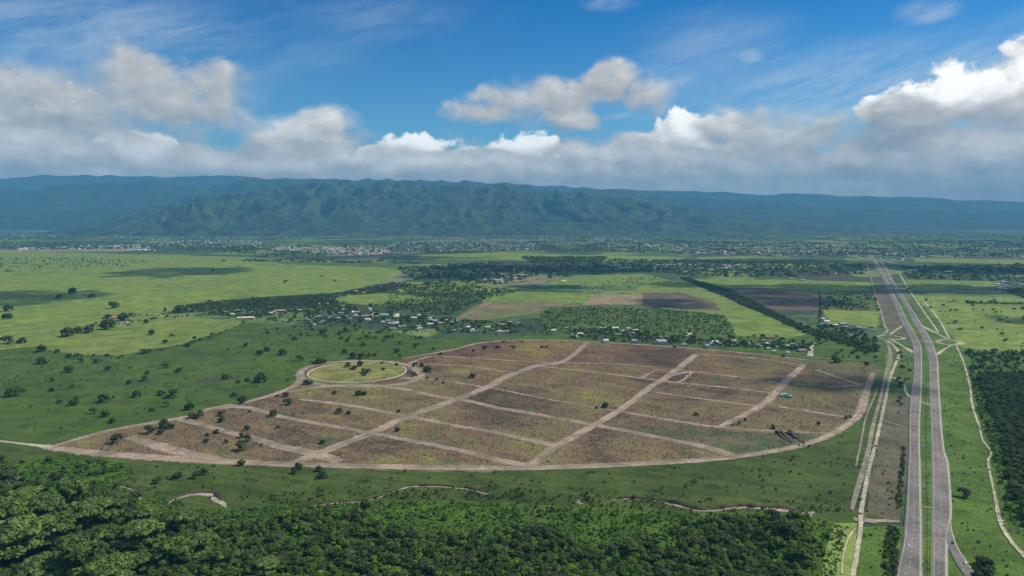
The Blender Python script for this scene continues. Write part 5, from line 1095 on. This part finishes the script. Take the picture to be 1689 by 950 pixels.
V_('houses of the settlement at the right edge', 'in the right-edge settlement', cl)
settle(HP)

# far towns: a mass of buildings a few pixels across
def towns():
    zones = [([(470, 407), (560, 408), (640, 410), (645, 419), (600, 422), (520, 418), (440, 411)], 520, 1), ([(640, 400), (720, 398), (860, 400), (900, 404), (880, 414), (700, 416), (640, 412)], 330, 0), ([(700, 394), (1050, 392), (1110, 398), (980, 402), (720, 400)], 240, 0),
             ([(110, 406), (240, 404), (250, 411), (120, 411), (30, 413), (30, 410)], 130, 0), ([(200, 412), (250, 411), (260, 414), (200, 414)], 16, 2), ([(240, 395), (430, 398), (430, 410), (260, 408)], 150, 0), ([(1000, 402), (1200, 402), (1400, 404), (1420, 418), (1200, 418), (1000, 412)], 330, 0),
             ([(1100, 414), (1330, 416), (1400, 420), (1330, 424), (1130, 420)], 90, 3), ([(990, 438), (1180, 436), (1250, 440), (1180, 450), (980, 446)], 60, 0), ([(1400, 412), (1520, 420), (1689, 424), (1689, 428), (1480, 424)], 60, 0), ([(1400, 378), (1689, 384), (1689, 400), (1430, 395)], 110, 0),
             ([(-50, 384), (200, 386), (400, 388), (380, 396), (-50, 395)], 90, 0), ([(800, 446), (860, 446), (870, 470), (790, 470)], 22, 0), ([(1440, 426), (1500, 422), (1520, 430), (1460, 432)], 16, 3), ([(28, 410), (55, 408), (55, 412), (28, 414)], 14, 3), ([(560, 500), (900, 560), (1300, 575), (1330, 585), (900, 560), (560, 530)], 30, 3)]
    cols = [(0.72, 0.70, 0.66), (0.5, 0.47, 0.42), (0.60, 0.44, 0.33), (0.66, 0.56, 0.36), (0.36, 0.37, 0.38), (0.45, 0.24, 0.17)]
    V, F, MI = [], [], []; rng = np.random.default_rng(12)
    for poly, n, kind in zones:
        w_ = np.array([gp(*p) for p in poly]); lo, hi = w_.min(0), w_.max(0); c = 0; tries = 0
        while c < n and tries < n*60:
            tries += 1; p = lo+(hi-lo)*rng.random(2)
            if not inside(w_, np.array([p[0]]), np.array([p[1]]))[0]: continue
            if kind == 0 and fbm2(np.array([p[0]/300]), np.array([p[1]/300]), 3, 9)[0] < 0.05 and rng.random() < 0.8: continue
            c += 1; d = p[1]; L_ = rng.uniform(10, 26)*(1+0.35*(d > 6000)); B = rng.uniform(9, 18); h = rng.choice([4, 5, 7, 9]); a = radians(rng.choice([8, 98])+rng.normal()*6); ca, sa = cos(a), sin(a)
            v, f = box_vf(-L_/2, L_/2, -B/2, B/2, 0, h); v += [(-L_/2, 0, h+B*.18), (L_/2, 0, h+B*.18)]; f = f[2:]+[(4, 7, 8), (5, 9, 6), (4, 5, 9, 8), (6, 7, 8, 9)]
            k = len(V); V += [(p[0]+x*ca-y*sa, p[1]+x*sa+y*ca, z+0.3) for x, y, z in v]; F += [tuple(q+k for q in ff) for ff in f]
            pr = [.42, .2, .12, .06, .16, .04] if kind != 1 else [.30, .10, .27, .24, .05, .04]
            if kind == 2: pr = [1, 0, 0, 0, 0, 0]
            MI += [rng.choice(6, p=pr)]*len(f)
    m = pymesh('far_towns', V, F)
    for i, c in enumerate(cols): m.materials.append(flat_mat('town_%s' % ['white', 'grey', 'brick', 'ochre', 'slate', 'tile'][i], c, 0.7, 0.2, 0.1, 0.01))
    m.polygons.foreach_set('material_index', np.array(MI, np.int32)); obj('far_towns', m, kind='stuff')
towns()
def mast(px, py, h, label):
    x, y = gp(px, py); e = empty('radio_mast', (x, y, 0), label, 'mast'); V, F = [], []
    for sx, sy in ((-1, -1), (1, -1), (1, 1), (-1, 1)):
        v, f = box_vf(-.35, .35, -.35, .35, 0, 1); k = len(V)
        V += [(sx*(4-3.4*z)+a, sy*(4-3.4*z)+b_, z*h) for a, b_, z in v]; F += [tuple(q+k for q in ff) for ff in f]
    for i in range(1, 9):
        r = 4-3.4*i/9; v, f = box_vf(-r-.3, r+.3, -r-.3, r+.3, h*i/9-.25, h*i/9+.25); k = len(V); V += v; F += [tuple(q+k for q in ff) for ff in f]
    obj('lattice', pymesh('lattice', V, F), flat_mat('mast_steel', (0.6, 0.6, 0.6)), e); obj('antenna', pymesh('antenna', *box_vf(-1.2, 1.2, -1.2, 1.2, h, h+6)), flat_mat('antenna_white', (0.8, 0.8, 0.8)), e)
mast(58, 386, 110, 'pale thin radio mast on the far plain below the left mountains')

# ------------------------------------------------------------------ green shade-net shelter, heap of felled trees, marker posts
def shelter():
    x, y = gp(1296, 654); e = empty('shade_net_shelter', (x, y, 0.6), 'bright emerald green shade-net tents pitched beside the dirt avenue on the estate', 'tent', radians(5))
    net = flat_mat('green_netting', (0.015, 0.22, 0.12), 0.6, 0.2, 0.25, 0.3); pale = flat_mat('pale_netting', (0.25, 0.50, 0.36), 0.6, 0.2, 0.15, 0.3); pole = flat_mat('tent_pole', (0.5, 0.5, 0.5)); wht = flat_mat('white_canvas', (0.7, 0.75, 0.68))
    def peak(nm, cx, cy_, l, w_, h0, h1, mt):
        V = []; n = 8
        for j in range(n+1):
            for i in range(n+1):
                u, v = i/n*2-1, j/n*2-1; z = h0+(h1-h0)*(1-max(abs(u), abs(v)))**1.3-0.3*(1-abs(u*v)); V.append((cx+u*l/2, cy_+v*w_/2, z))
        o = obj(nm, pymesh(nm, V, [(j*(n+1)+i, j*(n+1)+i+1, (j+1)*(n+1)+i+1, (j+1)*(n+1)+i) for j in range(n) for i in range(n)]), mt, e)
        for sx, sy in ((-1, -1), (1, -1), (1, 1), (-1, 1)):
            obj('pole', pymesh('pole', *box_vf(cx+sx*l/2-.1, cx+sx*l/2+.1, cy_+sy*w_/2-.1, cy_+sy*w_/2+.1, 0, h0)), pole, e)
        return o
    peak('net_canopy', -1.5, 0, 9, 9, 3.6, 5.2, net); peak('net_canopy', 6.5, 3, 7, 8, 3.4, 4.8, net); peak('net_canopy', -8, 2, 5, 7, 3.0, 4.2, pale); peak('net_canopy', 7, -6, 5, 6, 2.8, 4.0, pale); peak('net_canopy', 0.5, -9.5, 8, 7, 2.8, 3.8, net); peak('net_canopy', 2, 11, 12, 7, 3.0, 4.0, pale)
    for (a, b_, l, w_) in ((5, -9, 3, 4), (-6, -3, 2.5, 3), (8.5, 0, 1.5, 5)):
        obj('side_panel', pymesh('side_panel', *box_vf(a-l/2, a+l/2, b_-w_/2, b_+w_/2, 0, 2.6)), wht if l < 3 else net, e)
shelter()
def felled():
    x0, y0 = gp(1302, 722); e = empty('felled_tree_heap', (x0, y0, 0.5), 'dark heap of felled trunks and uprooted branches lying on the estate near its curved road', 'wood pile')
    rng = random.Random(5); bk = flat_mat('grey_bark', (0.22, 0.21, 0.20), 0.9, 0.1, 0.35, 0.8); dk = flat_mat('dark_bark', (0.06, 0.055, 0.05), 0.9, 0.1, 0.3, 0.8)
    def loc(px, py): a, b_ = gp(px, py); return a-x0, b_-y0
    segs = [((1289, 713), (1300, 724), 2.2), ((1300, 714), (1312, 724), 2.6), ((1306, 716), (1326, 733), 1.5), ((1284, 718), (1296, 727), 1.4), ((1298, 721), (1308, 731), 1.2), ((1311, 719), (1328, 733), 1.6), ((1302, 727), (1308, 731), 1.4), ((1294, 716), (1306, 718), 1.8), ((1278, 712), (1290, 720), 1.0), ((1303, 712), (1310, 718), 2.2)]
    for i, (a, b_, r) in enumerate(segs):
        p = np.array([*loc(*a), r*.9]); q = np.array([*loc(*b_), r*.5]); n = 9; V = []; F = []
        d = (q-p)/np.linalg.norm(q-p); u = np.array([-d[1], d[0], 0]); u /= np.linalg.norm(u); w_ = np.cross(d, u)
        for k in range(n+1):
            c = p+(q-p)*k/n+u*sin(k*1.3+i)*r*.4; rad = r*(1-.6*k/n)*(.8+.4*rng.random())
            for j in range(7): V.append(tuple(c+(u*cos(j*2*pi/7)+w_*sin(j*2*pi/7))*rad*(.75+.5*rng.random())))
        for k in range(n):
            for j in range(7): F.append((k*7+j, k*7+(j+1) % 7, (k+1)*7+(j+1) % 7, (k+1)*7+j))
        F += [tuple(range(7))[::-1], tuple(n*7+j for j in range(7))]
        obj('felled_trunk', pymesh('felled_trunk', V, F), dk if i % 2 else bk, e)
        for s in range(7):   # broken limbs
            t = rng.random(); c = p+(q-p)*t; dr = np.array([rng.uniform(-1, 1), rng.uniform(-1, 1), rng.uniform(.2, 1)]); dr /= np.linalg.norm(dr); L_ = r*rng.uniform(1.4, 3.2); uu = np.cross(dr, (0, 0, 1)); uu /= np.linalg.norm(uu); ww = np.cross(dr, uu)
            v = [tuple(c+uu*cos(g)*.25*r+ww*sin(g)*.25*r) for g in (0, 2.1, 4.2)]+[tuple(c+dr*L_)]
            obj('branch', pymesh('branch', v, [(0, 1, 3), (1, 2, 3), (2, 0, 3)]), bk if s % 2 else dk, e)
felled()
def posts():
    wm = flat_mat('marker_white', (0.80, 0.78, 0.70)); HPq = []
    V = []; n = 8
    for (z, r) in ((0, .55), (.5, .62), (.55, .45), (1.5, .38), (1.75, .2)):
        V += [(cos(2*pi*i/n)*r, sin(2*pi*i/n)*r, z) for i in range(n)]
    F = [(k*n+i, k*n+(i+1) % n, (k+1)*n+(i+1) % n, (k+1)*n+i) for k in range(4) for i in range(n)]+[tuple(4*n+i for i in range(n))]
    me = pymesh('marker_post', V, F); me.materials.append(wm)
    spots = []
    for y in (615, 640, 665, 692, 712, 738, 754, 770, 785, 800, 815, 828, 852, 873, 898, 929): spots.append((1521+(y-600)*0.004, y, 'near the left kerb'))
    for y in (741, 760, 789, 806, 822, 829, 846, 874, 902, 932): spots.append((1531.5+(y-740)*0.022, y, 'near the right kerb'))
    its = []
    for px, py, side in spots:
        o = obj('marker_post', me); x, y = gp(px, py); o.location = (x, y, 1.15); o.rotation_euler = (0, 0, random.random()); o.scale = (1.0, 1.0, 1)
        nearw = 'at the bottom end' if py > 860 else 'in the nearer stretch' if py > 780 else 'in the middle stretch' if py > 700 else 'in the far stretch'
        lab = f'small white marker post {side} of the grass median {nearw}'; tag(o, lab, 'post', 'white marker posts in the median'); its.append((o, lab, -py))
    by = {}
    for it in its: by.setdefault(it[1], []).append(it)
    for lab, L_ in by.items():
        L_.sort(key=lambda q: q[2])
        for i, (o, _, _) in enumerate(L_): o['label'] = (['nearest', 'second nearest', 'third nearest', 'fourth nearest', 'fifth nearest', 'sixth nearest', 'seventh nearest'][min(i, 6)]+' ' if len(L_) > 1 else '')+lab.replace('small ', '').replace('marker ', '')
posts()

# ------------------------------------------------------------------ cars
def car(px, py, ahead, paint, label, van=False):
    x, y = gp(px, py); x2, y2 = gp(*ahead); e = empty('car', (x, y, ZH+0.02), label, 'van' if van else 'car', atan2(y2-y, x2-x), 'vehicles on the highway')
    L_, W_, hb, ht = (5.2, 2.0, 1.15, 2.1) if van else (4.5, 1.8, 0.85, 1.45)
    prof = [(-L_/2, .35), (-L_/2, hb), (-L_*.42, ht) if van else (-L_*.40, hb+.05), (-L_*.27, ht), (L_*.12, ht), (L_*.27, hb+.03), (L_*.47, hb-.12), (L_/2, .5), (L_/2, .35)]
    V = []
    for s in (-1, 1):
        for (a, z) in prof: V.append((a, s*(W_/2-(0.16 if z > hb+.06 else 0)), z))
    n = len(prof); F = [tuple(range(n)), tuple(range(2*n-1, n-1, -1))]+[(i, n+i, n+(i+1) % n, (i+1) % n) for i in range(n)]
    obj('body', pymesh('body', V, F), paint, e)
    g = GLASSM
    obj('windscreen', pymesh('windscreen', [(L_*.13, -.68, ht+.01), (L_*.13, .68, ht+.01), (L_*.265, .75, hb+.07), (L_*.265, -.75, hb+.07)], [(0, 1, 2, 3)]), g, e)
    for s in (-1, 1):
        yy = s*(W_/2-.10); obj('side_window', pymesh('side_window', [(-L_*.3, yy, hb+.06), (L_*.2, yy, hb+.06), (L_*.1, yy*.93, ht-.1), (-L_*.24, yy*.93, ht-.1)], [(0, 1, 2, 3)]), g, e)
        for a in (-L_*.31, L_*.31):
            v = [(a+cos(2*pi*i/12)*.34, yy+s*(.12 if k else -.1), .34+sin(2*pi*i/12)*.34) for k in (0, 1) for i in range(12)]
            obj('wheel', pymesh('wheel', v, [tuple(range(12)), tuple(range(23, 11, -1))]+[(i, (i+1) % 12, 12+(i+1) % 12, 12+i) for i in range(12)]), TYRE, e)
        obj('headlight', pymesh('headlight', *box_vf(L_/2-.03, L_/2+.03, s*.62-.16, s*.62+.16, .58, .74)), LAMP, e)
TYRE = flat_mat('tyre', (0.02, 0.02, 0.02)); LAMP = flat_mat('lamp_glass', (0.6, 0.6, 0.6), 0.2, 0.6)
def paintm(n_, c): return flat_mat('car_paint_'+n_, c, 0.25, 0.6, 0.03)
PWh, PDk, PGr, PRd = paintm('white', (0.82, 0.82, 0.82)), paintm('dark', (0.03, 0.035, 0.045)), paintm('grey', (0.12, 0.12, 0.13)), paintm('brown', (0.09, 0.03, 0.03))
car(1541.5, 615, (1541.4, 600), PRd, 'dark car on the right carriageway just below the turning loop')
car(1508.5, 686, (1509, 720), PWh, 'white van on the left carriageway behind the two dark cars', True)
car(1507, 711, (1507, 740), PDk, 'dark car on the left carriageway just ahead of the white van')
car(1510, 737, (1510, 760), PGr, 'dark grey car between the white van and the nearer white car')
car(1505, 773, (1504, 800), PWh, 'white car alone in the outer lane of the left carriageway')
car(1498.5, 902, (1496, 930), PWh, 'nearest white car on the left carriageway casting a dark shadow')
car(1571, 897, (1565, 885), PDk, 'dark car on the exit ramp where it splits from the highway')
car(1592, 931, (1584, 920), PWh, 'white car near the bottom of the exit ramp')
# small culvert head and fence frame beside the right track
x, y = gp(1650, 861)
o = obj('culvert_head', pymesh('culvert_head', *box_vf(-3.5, 3.5, -1.2, 1.2, 0, 1.6)), flat_mat('culvert_white', (0.6, 0.6, 0.55))); o.location = (x, y, .4); tag(o, 'pale concrete culvert head where the right-hand track crosses a ditch', 'culvert')
x, y = gp(1677, 884); e = empty('goal_frame', (x, y, .3), 'thin pale rectangular pole frame standing beside the right-hand track', 'frame')
gm = flat_mat('pole_white', (0.6, 0.6, 0.6))
for a in (-5, 5): obj('post', pymesh('post', *box_vf(a-.12, a+.12, -.12, .12, 0, 7)), gm, e)
obj('crossbar', pymesh('crossbar', *box_vf(-5, 5, -.12, .12, 7, 7.24)), gm, e)

# ------------------------------------------------------------------ scattered clouds overhead (out of view above the frame) that throw the dark patches on the plain
def cloud_mat():
    m, t, b, out = new_mat('cloud'); t.n.remove(b); P = geo_pos(t)
    d = t.new('ShaderNodeBsdfDiffuse'); d.inputs[0].default_value = (0.9, 0.9, 0.9, 1); tl = t.new('ShaderNodeBsdfTranslucent'); tl.inputs[0].default_value = (0.9, 0.9, 0.9, 1)
    mx = t.new('ShaderNodeMixShader'); mx.inputs[0].default_value = 0.5; t.l.new(d.outputs[0], mx.inputs[1]); t.l.new(tl.outputs[0], mx.inputs[2])
    tr = t.new('ShaderNodeBsdfTransparent'); m2 = t.new('ShaderNodeMixShader')
    n = t.noise(P, 0.006, 6, 0.65); lw = t.new('ShaderNodeLayerWeight'); lw.inputs[0].default_value = 0.5
    t.l.new(t.m('MULTIPLY', t.m('MULTIPLY', t.rng(n, 0.30, 0.56), 0.72), t.rng(lw.outputs['Facing'], 0.95, 0.45)), m2.inputs[0]); t.l.new(tr.outputs[0], m2.inputs[1]); t.l.new(mx.outputs[0], m2.inputs[2]); t.l.new(m2.outputs[0], out.inputs[0])
    return m
def clouds():
    V, F = [], []; alt = 3300.0
    for ci, (px, py, rx, ry) in enumerate([(300, 448, 110, 8.5), (365, 447, 60, 6), (70, 491, 95, 14), (0, 488, 60, 10), (1330, 476, 190, 9), (1560, 477, 170, 8.5), (1290, 492, 90, 14), (1375, 632, 110, 15), (1475, 640, 50, 15), (1680, 528, 45, 9), (1100, 500, 60, 10),
                                           (900, 444, 230, 7), (1450, 438, 60, 5), (600, 425, 190, 4), (1250, 430, 160, 4), (1620, 446, 150, 7), (760, 455, 90, 7), (1130, 470, 60, 5), (900, 473, 70, 4)]):
        c = gp(px, py); rxw = rx*sqrt(c[1]**2+CAM_H**2)/FPX; ryw = abs(gp(px, py-ry)[1]-gp(px, py+ry)[1])/2
        cx = c[0]+sunv.x/sunv.z*alt; cy_ = c[1]+sunv.y/sunv.z*alt
        bm = bmesh.new(); bmesh.ops.create_icosphere(bm, subdivisions=4, radius=1); k = len(V)
        co = np.array([v.co for v in bm.verts]); f = 0.86+0.42*fbm2(co[:, 0]*2.1+ci*3, co[:, 1]*2.1+co[:, 2], 4, ci)
        zf = np.where(co[:, 2] > 0, 1.0, 0.35)
        W_ = np.column_stack([cx+co[:, 0]*rxw*f, cy_+co[:, 1]*ryw*f, alt+co[:, 2]*0.22*min(rxw, ryw)*f*zf]); V += [tuple(p) for p in W_]; F += [tuple(v.index+k for v in q.verts) for q in bm.faces]; bm.free()
    obj('clouds', quads_mesh('clouds', np.array(V), np.array(F), True), cloud_mat(), kind='stuff')
clouds()

# ------------------------------------------------------------------ the air between here and the mountains
def haze():
    m = bpy.data.materials.new('haze'); m.use_nodes = True; t = m.node_tree; t.nodes.clear(); out = t.nodes.new('ShaderNodeOutputMaterial'); v = t.nodes.new('ShaderNodeVolumePrincipled')
    v.inputs['Color'].default_value = (0.17, 0.56, 0.90, 1); v.inputs['Density'].default_value = HAZE_DENSITY; v.inputs['Anisotropy'].default_value = 0.0
    t.links.new(v.outputs[0], out.inputs['Volume'])
    R = 33000
    obj('haze', pymesh('haze', *box_vf(-R, R, -R, R, -3, HAZE_TOP)), m, kind='stuff')
HAZE_TOP = max([o.location.z+max((v.co.z for v in o.data.vertices), default=0) for o in bpy.data.objects if o.type == 'MESH' and o.name.startswith(('mountains', 'hills'))]+[CAM_H])+40
haze()
